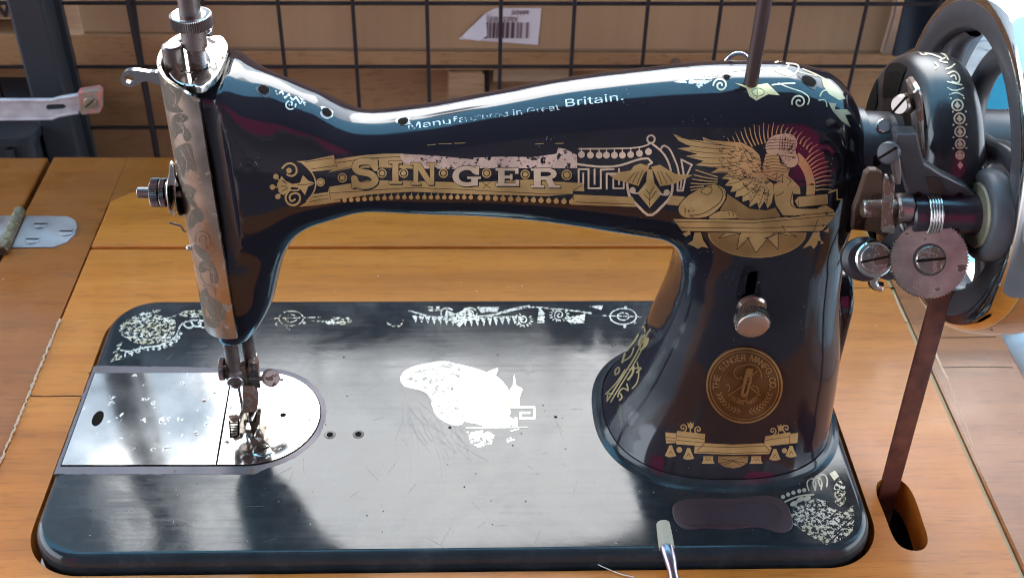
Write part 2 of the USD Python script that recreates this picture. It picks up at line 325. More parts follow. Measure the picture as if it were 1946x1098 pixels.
for _ in range(90):
    x_, y_ = rw.uniform(-.075, .478), rw.uniform(-.02, .30)
    if not hole.buffer(.004).contains(Point(x_, y_)) and not SLOT.buffer(.004).contains(Point(x_, y_)) and y_ < .228 and not -.031 < x_ < -.027 and not .428 < x_ < .434: wsc.append(Point(x_, y_).buffer(rw.uniform(.0002, .0005), 3))
obj('varnish_scuffs', slab(unary_union(wsc), ZT - .001, ZT + .00006), plain('bare_scuffs', (.50, .30, .17), .5), table, kind='stuff')
# hinge let into the left rail
hp = at(np.array([(22, 472), (100, 471), (126, 462), (143, 446), (148, 432), (143, 420), (128, 413), (50, 412)]), 2, ZT)[:, :2]
hinge_poly = Polygon(hp).buffer(.002).buffer(-.002)
HINGE = metal('zinc', (.42, .41, .43), .38, spots=.1)
hg = obj('hinge', prism(hinge_poly.intersection(sbox(-.0778, 0, 0, 1)), ZT, ZT + .0009, XA, YA, ZA, np.zeros(3), .0003), HINGE, table)
obj('hinge_plate', prism(affinity.scale(hinge_poly, -1, 1, origin=(-.0786, .25)).intersection(sbox(-1, 0, -.0795, 1)), ZT, ZT + .0009, XA, YA, ZA, np.zeros(3), .0003), HINGE, hg)
a, b = at(np.array([(4, 478), (38, 400)]), 2, ZT + .003)
HP = metal('old_brass', (.26, .22, .15), .45, spots=.4)
L3 = (b - a) / 5
for k in range(5):
    obj('hinge_knuckle', cyl(a + L3 * k + L3 * .03, a + L3 * (k + 1) - L3 * .03, .0033, 18, .0005), HP, hg, smooth=40)
for p in [(77, 427), (62, 456), (126, 441)]:
    c = at(np.array(p), 2, ZT + .0009)
    s = obj('screw', cyl(c, c + [0, 0, .0007], .0042, 24, .0003), HINGE, hg, smooth=40)
    obj('slot', bx(c[0] - .0036, c[0] + .0036, c[1] - .0005, c[1] + .0005, c[2] + .0004, c[2] + .0009), DARKGAP, hg)

# ================================================================== SEWING MACHINE
SM = thing('sewing_machine', 'old black enamelled treadle sewing machine with worn gold decoration', 'sewing machine')

# ---- bed
def loft_plate(poly, rings):
    """rings: (inset, z)"""
    P = np.array(poly.exterior.coords)[:-1]; N = poly_normals(P)
    V = np.concatenate([np.c_[P - N * d, np.full(len(P), z)] for d, z in rings]); k, n = len(rings), len(P)
    i, j = np.meshgrid(np.arange(k - 1), np.arange(n), indexing='ij'); j2 = (j + 1) % n
    q = np.stack([i * n + j, i * n + j2, (i + 1) * n + j2, (i + 1) * n + j], -1).reshape(-1, 4)
    if not poly.exterior.is_ccw: q = q[:, ::-1]
    F = np.vstack([q[:, [0, 1, 2]], q[:, [0, 2, 3]]])
    tv, tf = trimesh.creation.triangulate_polygon(Polygon(V[(k - 1) * n:, :2]), engine='earcut')
    tz = np.full(len(tv), rings[-1][1])
    return trimesh.util.concatenate([trimesh.Trimesh(V, F, process=False), trimesh.Trimesh(np.c_[tv, tz], tf, process=False)])
bedring = [(0, -.030), (0, -.0062), (.0003, -.0044), (.0009, -.0027), (.0017, -.0014), (.0027, -.0006), (.0036, -.0002), (.0046, 0.0)]
bm = loft_plate(BEDPOLY, bedring); bm.merge_vertices(digits_vertex=7)
obj('bed', bm, BEDENAMEL, SM, smooth=40)

# ---- the casting: pillar, arm and head, one smooth body (signed distance, millimetres)
def sup(u, v, n): return (np.abs(u) ** n + np.abs(v) ** n + 1e-9) ** (1.0 / n)
def smin(a, b, k):
    h = np.clip(0.5 + 0.5 * (b - a) / k, 0, 1)
    return b * (1 - h) + a * h - k * h * (1 - h)
AX = np.array([100., 110, 130, 150, 170, 200, 230, 260, 290, 315, 335, 350])
AZC = [146.5, 146.0, 145.5, 143.9, 144.6, 146.9, 148.3, 147.7, 147.0, 146.0, 146.5, 147.0]
AHZ = [38, 36.5, 28.4, 20.8, 22.4, 26.1, 31.0, 35.8, 39.5, 40.8, 36.0, 29.0]
AHY = [25, 24, 21.5, 20, 21, 22.5, 24.8, 27.0, 30.0, 30.1, 29.0, 26.0]
PZ = np.array([-10., 0, 4, 12, 22, 35, 45, 56, 68, 79, 91, 105, 125, 150])
PXL = [255, 255, 256.2, 259.5, 264.5, 270, 273, 276, 279, 281, 282, 282, 282, 283]
PXR = [366, 366, 365.5, 365, 364.5, 363.5, 362.5, 360.5, 358, 356, 354.5, 353.5, 353, 352]
PHY = [49, 49, 46.5, 43, 40.5, 38.5, 37.5, 36.5, 35.5, 34.5, 33.5, 32.5, 31.5, 29]
HZ = np.array([50., 55, 64, 75, 88, 100, 110, 125, 150, 170, 187])
HXR = [88, 92, 98.5, 104, 108.0, 111.5, 114, 117, 117, 110, 97]
HXL = [77, 76.5, 76, 76, 76, 76, 76, 76, 76, 76, 76]
HYC = [88, 88, 88, 88, 88.5, 89, 90, 91, 92, 92, 92]
HHY = [11, 14, 16.5, 18, 19, 20, 20.5, 21.5, 22.5, 22.5, 21.5]
from scipy.interpolate import PchipInterpolator as PCH
fAZ, fAHZ, fAHY = PCH(AX, AZC), PCH(AX, AHZ), PCH(AX, AHY)
fPL, fPR, fPH = PCH(PZ, PXL), PCH(PZ, PXR), PCH(PZ, PHY)
fHR, fHL, fHC, fHH = PCH(HZ, HXR), PCH(HZ, HXL), PCH(HZ, HYC), PCH(HZ, HHY)
def sdf(X, Y, Z):
    xc = np.clip(X, 100, 350)
    hz, hy = fAHZ(xc), fAHY(xc)
    a = (sup((Y - 88) / hy, (Z - fAZ(xc)) / hz, 2.2) - 1) * np.minimum(hy, hz)
    a = smin(np.maximum(a, 0) * 0 + a, a, 1e-3)
    cap = np.maximum(X - 333, 0)                        # rounded shoulder over the last 20 mm
    a = np.where(X > 333, np.sqrt(np.maximum(cap / 20.0, 0) ** 2.4 + np.maximum(sup((Y - 88) / hy, (Z - fAZ(xc)) / hz, 2.2), 0) ** 2.4 + 1e-9) ** (2 / 2.4) - 1, 0) * 24 * (X > 333) + np.where(X > 333, 0, a)
    a = np.maximum(a, 100 - X)
    zc = np.clip(Z, -10, 150)
    L, R, hy = fPL(zc), fPR(zc), fPH(zc)
    nn = np.interp(zc, [0, 60, 110], [2.45, 2.7, 2.6])
    p = (sup((X - (L + R) / 2) / ((R - L) / 2), (Y - 88) / hy, nn) - 1) * hy * 1.05
    p = np.maximum(p, Z - 150)
    zc = np.clip(Z, 50, 187)
    L, R, yc, hy = fHL(zc), fHR(zc), fHC(zc), fHH(zc)
    h = (sup((X - (L + R) / 2) / ((R - L) / 2), (Y - yc) / hy, 2.5) - 1) * np.minimum((R - L) / 2, hy)
    h = -smin(-h, -(Z - 184.0), 4.0); h = -smin(-h, -(52.0 - Z), 6.0)
    b = smin(a, p, 13.0)
    b = smin(b, h, 11.0)
    q = np.sqrt(np.maximum(np.abs(Z - 46) - 16, 0) ** 2 + (Y - 100) ** 2) - 15      # cover boss low on the right side
    boss = np.maximum(q, np.abs(X - 358) - 9.5)
    b = smin(b, -smin(-q, -(np.abs(X - 358) - 9.0), 3.0), 3.0)
    s = np.sqrt((X - SLX) ** 2 + np.maximum(np.abs(Z - SLZ) - 7.5, 0) ** 2) - 1.9   # slot of the stitch lever
    b = np.maximum(b, -np.maximum(s, Y - 66))
    return b
SLX, SLZ = 308.5, 101.0
def nets(f, lo, hi, h):
    ax = [np.arange(lo[k], hi[k] + h, h) for k in range(3)]
    F = np.empty([len(a) for a in ax], np.float32)
    Y, Z = np.meshgrid(ax[1], ax[2], indexing='ij')
    for i0 in range(0, len(ax[0]), 16):
        xs = ax[0][i0:i0 + 16]
        F[i0:i0 + 16] = f(xs[:, None, None] + 0 * Y[None], Y[None] + 0 * xs[:, None, None], Z[None] + 0 * xs[:, None, None])
    s = F < 0
    c = [s[i:s.shape[0] - 1 + i, j:s.shape[1] - 1 + j, k:s.shape[2] - 1 + k] for i in (0, 1) for j in (0, 1) for k in (0, 1)]
    m = np.logical_or.reduce(c) & ~np.logical_and.reduce(c)
    idx = -np.ones(m.shape, int); idx[m] = np.arange(m.sum())
    V = (np.argwhere(m) + .5) * h + np.array([a[0] for a in ax])
    faces = []
    for axis in range(3):
        o = [k for k in range(3) if k != axis]
        sl = [slice(None)] * 3; sl0, sl1 = list(sl), list(sl); sl0[axis] = slice(0, -1); sl1[axis] = slice(1, None)
        A, B = s[tuple(sl0)], s[tuple(sl1)]
        e = np.argwhere(A != B); e = e[(e[:, o[0]] > 0) & (e[:, o[1]] > 0) & (e[:, o[0]] < m.shape[o[0]]) & (e[:, o[1]] < m.shape[o[1]])]
        ins = A[tuple(e.T)]
        def cell(d0, d1):
            q = e.copy(); q[:, o[0]] -= d0; q[:, o[1]] -= d1; return idx[tuple(q.T)]
        q = np.stack([cell(1, 1), cell(0, 1), cell(0, 0), cell(1, 0)], 1)
        flip = ins if axis != 1 else ~ins
        q[~flip] = q[~flip][:, ::-1]
        faces.append(q)
    q = np.vstack(faces); q = q[(q >= 0).all(1)]
    return V, np.vstack([q[:, [0, 1, 2]], q[:, [0, 2, 3]]])
def grad(P, e=.12):
    x, y, z = P.T
    return np.stack([sdf(x + e, y, z) - sdf(x - e, y, z), sdf(x, y + e, z) - sdf(x, y - e, z), sdf(x, y, z + e) - sdf(x, y, z - e)], 1) / (2 * e)
def onto(P, it=4):
    for _ in range(it):
        gr = grad(P); d = sdf(*P.T)
        P = P - gr * np.clip(d / np.maximum((gr ** 2).sum(1), .05), -2, 2)[:, None]
    return P
bv, bf = nets(sdf, (70, 30, -3), (378, 145, 196), 1.6)
bv = onto(bv, 3)
bn = grad(bv, .5); bn /= np.linalg.norm(bn, axis=1, keepdims=True) + 1e-12
keep = np.ones(len(bf), bool)
obj('arm_casting', (bv / 1000, bf), ENAMEL, SM, normals=bn, label='glossy black enamelled casting of pillar, arm and head')
BODY = trimesh.Trimesh(bv / 1000, bf, process=False)
from trimesh.ray.ray_pyembree import RayMeshIntersector
BODYRAY = RayMeshIntersector(BODY)
def on_body(px, off=.00012):
    """points of the casting's surface seen at these points of the photograph: positions, normals, found"""
    px = np.asarray(px, float).reshape(-1, 2); d = ray(px); d = d / np.linalg.norm(d, axis=1, keepdims=True)
    loc, ir, it = BODYRAY.intersects_location(np.repeat(EYE[None], len(d), 0), d, multiple_hits=False)
    P = np.full((len(d), 3), np.nan); P[ir] = loc
    ok = ~np.isnan(P[:, 0]); N = np.zeros_like(P)
    q = onto(P[ok] * 1000, 2); n = grad(q, .4); n /= np.linalg.norm(n, axis=1, keepdims=True)
    P[ok] = q / 1000 + n * off; N[ok] = n
    return P, N, ok
# blend of pillar foot into the bed: a low fillet ring
t = np.linspace(0, 2 * PI, 120, endpoint=False)
L0, R0, H0 = 255.0, 366.0, 49.0
def foot(gx, z):
    n_ = 2.45; c, s = np.cos(t), np.sin(t)
    r = (np.abs(c) ** n_ + np.abs(s) ** n_) ** (-1 / n_)
    return np.c_[(L0 + R0) / 2 + ((R0 - L0) / 2 + gx) * r * c, 88 + (H0 + gx) * r * s, np.full(len(t), z)]
rings = [(4.2, -.2), (4.0, .15), (2.4, .45), (1.2, 1.1), (.4, 2.0), (-.6, 3.4)]
FV = np.concatenate([foot(a_, z_) for a_, z_ in rings]) / 1000; n = len(t); k = len(rings)
i, j = np.meshgrid(np.arange(k - 1), np.arange(n), indexing='ij'); j2 = (j + 1) % n
q = np.stack([i * n + j, i * n + j2, (i + 1) * n + j2, (i + 1) * n + j], -1).reshape(-1, 4)
obj('pillar_foot', (FV, np.vstack([q[:, [0, 1, 2]], q[:, [0, 2, 3]]])), BEDENAMEL, SM, smooth=True)

# ---- plates in the bed
SLIDE = Polygon([(.0032, .0548), (.0735, .0542), (.0709, .1172), (.0032, .1172)])
AR = np.linspace(-PI / 2, PI / 2, 40)
NEEDLEP = Polygon([(.0744, .0542)] + [(.0868 + .0315 * math.cos(a_), .0857 + .0315 * math.sin(a_)) for a_ in AR] + [(.0718, .1172)])
RECESS = Polygon([(.001, .0495), (.092, .0485)] + [(.0868 + .0345 * math.cos(a_), .0857 + .0352 * math.sin(a_)) for a_ in AR[4:]] + [(.001, .1235)])
BARE = metal('bare_dull_iron', (.13, .115, .125), .42, spots=.3)
rpts = np.array(RECESS.segmentize(.002).exterior.coords)[:-1]
rpts = rpts + .0011 * (np.stack([meshkit.fbm(np.c_[rpts * 420, rpts[:, :1] * 0], 3, 4), meshkit.fbm(np.c_[rpts * 420, rpts[:, :1] * 0], 3, 8)], 1) - .5)
obj('plate_recess', slab(Polygon(rpts).buffer(0), -.001, .00008), BARE, SM, label='dull bare iron strip around the bright plates')
obj('plate_groove', slab(unary_union([SLIDE, NEEDLEP]).buffer(.0006), -.001, .00016), DARKGAP, SM)
fh = affinity.scale(Point(.0124, .0850).buffer(1, 20), .0026, .0052)
sl = obj('slide_plate', slab(SLIDE.difference(fh), .0, .0006), NICKELP, SM)
obj('finger_hole', slab(fh.buffer(.0001), -.0002, .00022), DARKGAP, sl)
FEED = [sbox(.0757, .0760, .0795, .0835), sbox(.0838, .0775, .0868, .0985)]
feed_l = Polygon(at(np.array([(438, 800), (452, 795), (451, 828), (440, 830)]), 2, .0006)[:, :2])
feed_r = Polygon(at(np.array([(481, 752), (490, 751), (483, 800), (473, 800)]), 2, .0006)[:, :2])
npo = NEEDLEP.difference(unary_union([feed_l.buffer(.0008), feed_r.buffer(.0008)]))
npl = obj('needle_plate', slab(npo, .0, .0006), NICKELP, SM)
for fp in (feed_l, feed_r):
    x0, y0, x1, y1 = fp.bounds
    fdg = obj('feed_dog', slab(fp, -.002, .0002), STEEL, SM)
    nt = 7
    for k in range(nt):
        ya = y0 + (y1 - y0) * (k + .15) / nt; yb = ya + (y1 - y0) * .5 / nt
        piece = fp.intersection(sbox(x0, ya, x1, yb))
        if piece.area > 1e-8: obj('tooth', slab(piece, .0003, .0012), RUSTY, fdg)
for p, r in (((388, 760), .0011), ((374, 824), .0010)):
    c = at(np.array(p), 2, .0006)
    hm = obj('rivet_hole', lathe([(0, r), (.0002, r), (.0002, r * .6)], c, (0, 0, 1), 20), STEEL, sl)
c = at(np.array((538, 788)), 2, .0006); obj('thread_hole', cyl(c, c + [0, 0, .0001], .0015, 20), DARKGAP, npl)
def slotted(name, c, axis, r, h, m, parent, ang=0.0, slotw=.22, n=32):
    u, v, a_ = frame_to(axis); c = np.asarray(c, float)
    o = obj(name, lathe([(0, r), (h * .6, r), (h * .85, r * .93), (h, r * .8)], c, axis, n), m, parent, smooth=50)
    d = math.cos(ang) * u + math.sin(ang) * v; e = np.cross(a_, d)
    sb = trimesh.creation.box([2 * r * .98, 2 * r * slotw / 2, h * .5]); T = np.eye(4); T[:3, 0] = d; T[:3, 1] = e; T[:3, 2] = a_; T[:3, 3] = c + a_ * (h * .78)
    sb.apply_transform(T); obj('slot' if str(o.GetPath()).count('/') == 3 else 'screw_slot', sb, DARKGAP, o if str(o.GetPath()).count('/') == 3 else parent)
    return o
c = at(np.array((498, 856)), 2, .0006); slotted('plate_screw', c, (0, 0, 1), .0043, .0007, NICKEL, SM, ang=.55, slotw=.2)
for p in ((627, 826), (681, 825)):
    c = at(np.array(p), 2, .0)
    hm = obj('bed_screw_hole', lathe([(0.0, .0027), (.00025, .0024), (.0002, .0017), (.00005, .0016)], c, (0, 0, 1), 24), DARKPAINT, SM)
    obj('hole_centre', cyl(c, c + [0, 0, .0002], .0015, 18), DARKGAP, hm)
for p in ((855, 812), (1056, 792)):
    c = at(np.array(p), 2, .0); obj('bed_hole', cyl(c, c + [0, 0, .0001], .0008, 14), DARKGAP, SM)
pad_px = [(1278, 975), (1281, 958), (1300, 950), (1400, 947), (1485, 950), (1497, 962), (1504, 980), (1505, 1003), (1480, 1012), (1455, 1004), (1420, 1002), (1380, 1006), (1330, 1004), (1305, 1006), (1290, 998)]
pad = Polygon(smooth_path(at(np.array(pad_px), 2, 0.0)[:, :2], 60, closed=True))
PADM = enamel('bare_brown_pad', (.040, .022, .028), .34, .1)
obj('number_pad', prism(pad, -.001, .0005, XA, YA, ZA, np.zeros(3), .0004), PADM, SM, label='oval raised serial number pad, dull brown where the enamel has worn')

pin_ = Polygon(smooth_path(at(np.array([(1290, 977), (1293, 963), (1310, 957), (1400, 954), (1470, 957), (1482, 966), (1486, 982), (1478, 994), (1400, 996), (1320, 998), (1298, 992)]), 2, .0005)[:, :2], 60, closed=True))
obj('pad_rim', slab(pin_.difference(pin_.buffer(-.0007)), .0004, .0007), PADM, SM)
obj('pad_field', slab(pin_.buffer(-.0007), .0004, .00056), enamel('pad_field', (.030, .016, .022), .42, .5), SM)
# ---- face plate: a rounded channel of engraved nickel round the head's left end
fp_path = smooth_path(np.array([(.0895, .0690), (.0845, .0703), (.0795, .0735), (.0755, .0785), (.0728, .0845), (.0715, .0915), (.0718, .1000), (.0740, .1075), (.0785, .1130), (.0845, .1155)]), 40)
def ribbon(path2, z0f, z1f, thick):
    P = np.asarray(path2); N = np.gradient(P, axis=0); N = np.c_[N[:, 1], -N[:, 0]]; N /= np.linalg.norm(N, axis=1, keepdims=True)
    out = []
    k = len(P); s = np.linspace(0, 1, k)
    z0, z1 = z0f(s), z1f(s)
    A = np.c_[P, z0]; B = np.c_[P, z1]; C = np.c_[P + N * thick, z1]; D = np.c_[P + N * thick, z0]
    V = np.concatenate([A, B, C, D])
    F = []
    for a_, b_ in ((0, 1), (1, 2), (2, 3), (3, 0)):
        i = np.arange(k - 1)
        F += [np.stack([a_ * k + i, b_ * k + i, b_ * k + i + 1], 1), np.stack([a_ * k + i, b_ * k + i + 1, a_ * k + i + 1], 1)]
    F += [np.array([[0, 2 * k, k], [0, 3 * k, 2 * k]]), np.array([[k - 1, 2 * k - 1, 3 * k - 1], [k - 1, 3 * k - 1, 4 * k - 1]])]
    m = trimesh.Trimesh(V, np.vstack(F), process=False); m.fix_normals(); return m
FPZ0 = lambda s: np.interp(s, [0, .12, .4, 1], [.0655, .0635, .058, .058])
FPZ1 = lambda s: np.interp(s, [0, .10, .22, .4, 1], [.1830, .1868, .188, .189, .189])
fpl = obj('face_plate', ribbon(fp_path, FPZ0, FPZ1, -.0014), FACENI, SM, smooth=35, label='pitted nickel face plate engraved with scrolling leaves')
tp = [(.0712, .0915), (.0725, .106), (.0785, .1135), (.0905, .1130), (.0945, .1040), (.0955, .0900), (.0948, .0810), (.0900, .0725), (.0845, .0715), (.0790, .0750), (.0735, .0845)]
TOPP = Polygon(smooth_path(np.array(tp), 60, closed=True))
obj('top_plate', prism(TOPP.buffer(-.0012), .182, .1868, XA, YA, ZA, np.zeros(3), .0006), NICKEL, SM, smooth=30)
# right wing of the top plate rises a little above the rest
wing = Polygon(at(np.array([(392, 72), (415, 66), (430, 76), (431, 100), (420, 130), (400, 155), (378, 166), (366, 160), (384, 140), (396, 110)]), 2, .1885)[:, :2])
obj('top_wing', prism(Polygon(smooth_path(np.array(wing.exterior.coords)[:-1], 50, closed=True)), .186, .1885, XA, YA, ZA, np.zeros(3), .0006), NICKEL, SM, smooth=30)
# posts on the head
def knurl(c, axis, r, w, m, parent, name, n=60, depth=.0004, **kw):
    u, v, a_ = frame_to(axis); tt = np.linspace(0, 2 * PI, n * 2, endpoint=False)
    rr = np.where(np.arange(n * 2) % 2 == 0, r, r - depth)
    pl = Polygon(np.c_[np.cos(tt) * rr, np.sin(tt) * rr])
    return obj(name, prism(pl, 0, w, u, v, a_, np.asarray(c, float), .0004), m, parent, **kw)
PX, PY = .0860, .0890
pb = obj('presser_regulator', lathe([(.1865, .0036)] + [x for k in range(7) for x in ((.1868 + k * .0011, .0037), (.18735 + k * .0011, .0031))] + [(.1950, .0047), (.2030, .0047), (.2040, .0044)], (PX, PY, 0), (0, 0, 1), 32), STEEL, SM, smooth=35)
kn = knurl((PX, PY, .2036), (0, 0, 1), .0080, .0045, STEEL, pb, 'knurled_wheel')
obj('dished_top', lathe([(.2080, .0074), (.2083, .0070), (.2079, .0045)], (PX, PY, 0), (0, 0, 1), 40), NICKEL, pb, smooth=30)
obj('top_post', cyl((PX, PY, .205), (PX, PY, .2175), .0041, 32, .0006), STEEL, pb, smooth=35)
nbp = np.array([.0776, .0870]); obj('needle_bar_top', cyl((nbp[0], nbp[1], .186), (nbp[0], nbp[1], .1965), .0041, 32, .0007), STEEL, SM, smooth=35)
hook = at(np.array([(384, 66), (390, 62), (396, 58), (398, 54)]), 1, .098); obj('lifter_hook', tube(smooth_path(hook, 14), .0011, 8), NICKEL, SM, smooth=True)
hb = at(np.array([(401, 66), (401, 50)]), 1, .1); o_ = obj('lifter_pin', cyl(hb[0], hb[1], .0006, 10), RUSTY, SM); obj('pin_ball', trimesh.creation.icosphere(2, .0010).apply_translation(hb[1]), NICKEL, o_, smooth=True)
# take-up lever
tl_px = [(306, 141), (285, 138), (262, 135), (243, 135), (232, 141), (229, 151), (233, 160), (243, 165), (254, 165), (262, 160), (272, 156), (288, 157), (306, 163)]
tlp = at(np.array(tl_px), 1, .0860)[:, [0, 2]]; eye_c = at(np.array((245, 151)), 1, .086)[[0, 2]]
tlpoly = Polygon(smooth_path(tlp, 50, closed=True)).difference(Point(eye_c).buffer(.0018, 12))
obj('take_up_lever', wallslab(tlpoly, .0860, .0884), NICKEL, SM, label='nickel take-up lever with an eye at its tip')
# tension assembly on the face plate
TC = at(np.array((330, 366)), 1, .0850); TZ = TC[2]; TY = .0850
ta = obj('tension_assembly', cyl((.0535, TY, TZ), (.0745, TY, TZ), .0024, 20, .0006), STEEL, SM, smooth=35)
knurl((.0628, TY, TZ), (-1, 0, 0), .0060, .0034, STEEL, ta, 'thumb_nut', 44)
knurl((.0655, TY, TZ), (-1, 0, 0), .0060, .0022, STEEL, ta, 'thumb_nut', 44)
for k, (x_, r_) in enumerate(((.0690, .0098), (.0705, .0102))):
    obj('tension_disc', lathe([(-.0004, .003), (0, r_ * .8), (.0008, r_), (.0011, r_ * .97), (.0006, .004)], (x_, TY, TZ), (1 if k else -1, 0, 0), 40), NICKEL, ta, smooth=40)
obj('tension_spring', tube([(x_, TY + .0042 * math.cos(a_), TZ + .0042 * math.sin(a_)) for x_, a_ in zip(np.linspace(.0655, .069, 50), np.linspace(0, 6 * PI, 50))], .0005, 6), STEEL, ta, smooth=True)
cres = at(np.array([(322, 345), (322, 325), (327, 306), (332, 312), (334, 330), (340, 350)]), 1, .083)
obj('slack_guard', prism(Polygon(smooth_path(cres[:, [0, 2]], 30, closed=True)), 0, .0022, XA, ZA, -YA, np.array([0, .083, 0]), .0005), NICKEL, ta)
obj('check_spring', tube(smooth_path(at(np.array([(321, 422), (332, 426), (345, 431), (349, 438), (354, 440)]), 1, .082), 24), .0005, 7), STEEL, SM, smooth=True)
c = at(np.array((359, 471)), 1, .080); obj('guide_stud', trimesh.creation.icosphere(2, .0013).apply_translation(c), NICKEL, SM, smooth=True)

# ---- needle bar, presser bar, foot
NBX, NBY = .0808, .0865; PBX, PBY = .0872, .0930
obj('needle_bar', cyl((NBX, NBY, .0300), (NBX, NBY, .070), .0034, 28, .0005), STEEL, SM, smooth=35)
nc = obj('needle_clamp', cyl((NBX, NBY, .0215), (NBX, NBY, .0312), .0044, 28, .0012), STEEL, SM, smooth=35)
k0 = at(np.array((440, 700)), 1, NBY)
obj('clamp_screw', cyl((NBX - .007, NBY, k0[2]), (NBX, NBY, k0[2]), .0014, 14), STEEL, nc, smooth=35)
knurl((NBX - .0042, NBY, k0[2]), (-1, 0, 0), .0056, .0024, STEEL, nc, 'clamp_nut', 40)
ring = [(NBX + .0008 + .0034 * math.cos(a_), NBY - .0045, .0262 + .0034 * math.sin(a_)) for a_ in np.linspace(-.6, 2 * PI - 1.2, 30)]
obj('thread_loop', tube(ring, .0005, 7), NICKEL, nc, smooth=True)
obj('needle', cyl((NBX + .0008, NBY, .004), (NBX + .0008, NBY, .023), .0005, 12, 0, r1=.0009), NICKEL, SM, smooth=True)
obj('presser_bar', cyl((PBX, PBY, .0300), (PBX, PBY, .072), .0032, 28, .0005), STEEL, SM, smooth=35)
pf = obj('presser_foot', cat(bx(PBX - .0030, PBX + .0030, PBY - .0060, PBY + .0036, .0160, .0315)), RUSTY, SM, label='tarnished presser foot raised above the plate')
obj('foot_clamp', cat(bx(PBX - .0046, PBX - .0010, PBY - .0078, PBY - .0035, .0235, .0330), bx(PBX + .0005, PBX + .0048, PBY - .0070, PBY - .0030, .0190, .0345)), RUSTY, pf)
cs = at(np.array((515, 718)), 1, PBY - .006); obj('clamp_bolt', cyl((PBX, PBY - .006, cs[2]), (cs[0], PBY - .006, cs[2]), .0015, 14), STEEL, pf, smooth=35)
vdir = np.array([.45, -.72, .5]); vdir /= np.linalg.norm(vdir)
knurl(cs - vdir * .002, vdir, .0042, .0036, STEEL, pf, 'thumb_screw', 30, .0002)
leg = prism(Polygon([(-.0038, 0), (.0032, 0), (.0046, .009), (.0026, .0140), (-.0026, .0140), (-.0030, .006)]), -.0011, .0011, XA, np.array([0, .30, 1]) / np.linalg.norm([0, .3, 1]), np.array([0, -1, .3]) / np.linalg.norm([0, 1, .3]), np.array([PBX - .001, PBY - .0105, .0072]), .0003)
obj('foot_leg', leg, RUSTY, pf)
toes = Polygon([(.0798, .0960), (.0885, .0960), (.0890, .0860), (.0875, .0775), (.0858, .0768), (.0850, .0870), (.0830, .0870), (.0822, .0790), (.0798, .0790), (.0790, .0860)]).buffer(-.0004).buffer(.0004)
obj('foot_sole', prism(toes, .0052, .0068, XA, YA, ZA, np.zeros(3), .0004), RUSTY, pf)
obj('foot_guide', prism(Polygon(at(np.array([(434, 792), (443, 776), (462, 778), (455, 795), (440, 800)]), 2, .0068)[:, :2]), .0066, .0080, XA, YA, ZA, np.zeros(3), .0003), RUSTY, pf)

# ---- top of the arm: spool pin, thread loop, oil holes
pp, pn_, ok = on_body([(1427, 157)]); s0 = pp[0]
obj('spool_pin', cyl(s0 - [0, 0, .004], (s0[0] + .0004, s0[1], .262), .0027, 20, .0004, r1=.0030), plain('brown_steel', (.10, .065, .06), .38, .85), SM, smooth=35)
lp = at(np.array((1400, 128)), 1, .108)
obj('thread_guide', tube([(lp[0] + .0058 * math.cos(a_), .108, lp[2] - .001 + .0072 * math.sin(a_)) for a_ in np.linspace(-.3, PI + .3, 30)], .0009, 8), NICKEL, SM, smooth=True)
CHIP = plain('chipped_bare_edge', (.36, .33, .31), .45, .6)
def disc_on(px, rx, m, parent, name, off=.0002, n=24, wob=0.0, seed=0, squash=1.0):
    P, N, ok = on_body([px], 0)
    c, nn = P[0], N[0]; u, v, w = frame_to(nn)
    tt = np.linspace(0, 2 * PI, n, endpoint=False); rr = rx * (1 + wob * (meshkit.noise(np.c_[np.cos(tt) * 2 + seed, np.sin(tt) * 2, tt * 0], seed) - .5) * 2)
    V = c + np.outer(rr * np.cos(tt), u) + np.outer(rr * np.sin(tt) * squash, v)
    q = onto(V * 1000, 2); nq = grad(q, .4); nq /= np.linalg.norm(nq, axis=1, keepdims=True); q = q / 1000 + nq * off
    V = np.vstack([q, c + nn * off]); F = np.stack([np.arange(n), (np.arange(n) + 1) % n, np.full(n, n)], 1)
    return obj(name, (V, F), m, parent, normals=np.vstack([nq, nn]))
for k, (p, r) in enumerate((((501, 171), .0021), ((621, 214), .0021), ((766, 231), .0021), ((1537, 154), .0030), ((1381, 147), .0013))):
    ch = disc_on(p, r * 1.35, CHIP if k in (1, 2) else DARKPAINT, SM, 'oil_hole_rim', .00012, 30, .35, k)
    disc_on(p, r, DARKGAP, ch, 'oil_hole', .0003)
c = at(np.array((473, 317)), 1, .0695)
P_, N_, _ = on_body([(473, 318)]); obj('face_plug', lathe([(0, .0034), (.0003, .0030), (.00035, .0016), (.0001, .0012)], P_[0] - N_[0] * .0001, N_[0], 28), ENAMEL, SM, smooth=40)

# ---- stitch regulator in its slot
P_, N_, _ = on_body([(1425, 596)]); nb = P_[0]; ny = np.array([0, -1, -.1]); ny /= np.linalg.norm(ny)
sr = obj('stitch_regulator', cyl(nb - ny * .004, nb + ny * .0100, .0034, 24, .0005), RUSTY, SM, smooth=35)
obj('regulator_plate', cyl(nb - ny * .001 + [0, 0, .0045], nb + ny * .0020 + [0, 0, .0045], .0062, 32, .0009), RUSTY, sr, smooth=35)
kc = at(np.array((1428, 606)), 1, nb[1] - .0095)
knurl(kc - ny * .001, ny, .0073, .0022, RUSTY, sr, 'thumb_nut', 64, .0004)
knurl(kc + ny * .0014, ny, .0073, .0022, RUSTY, sr, 'thumb_nut', 64, .0004)
obj('nut_face', lathe([(0, .0066), (.0008, .0064), (.0012, .0050)], kc + ny * .0036, ny, 40), metal('warm_steel', (.62, .46, .38), .32, spots=.1), sr, smooth=40)

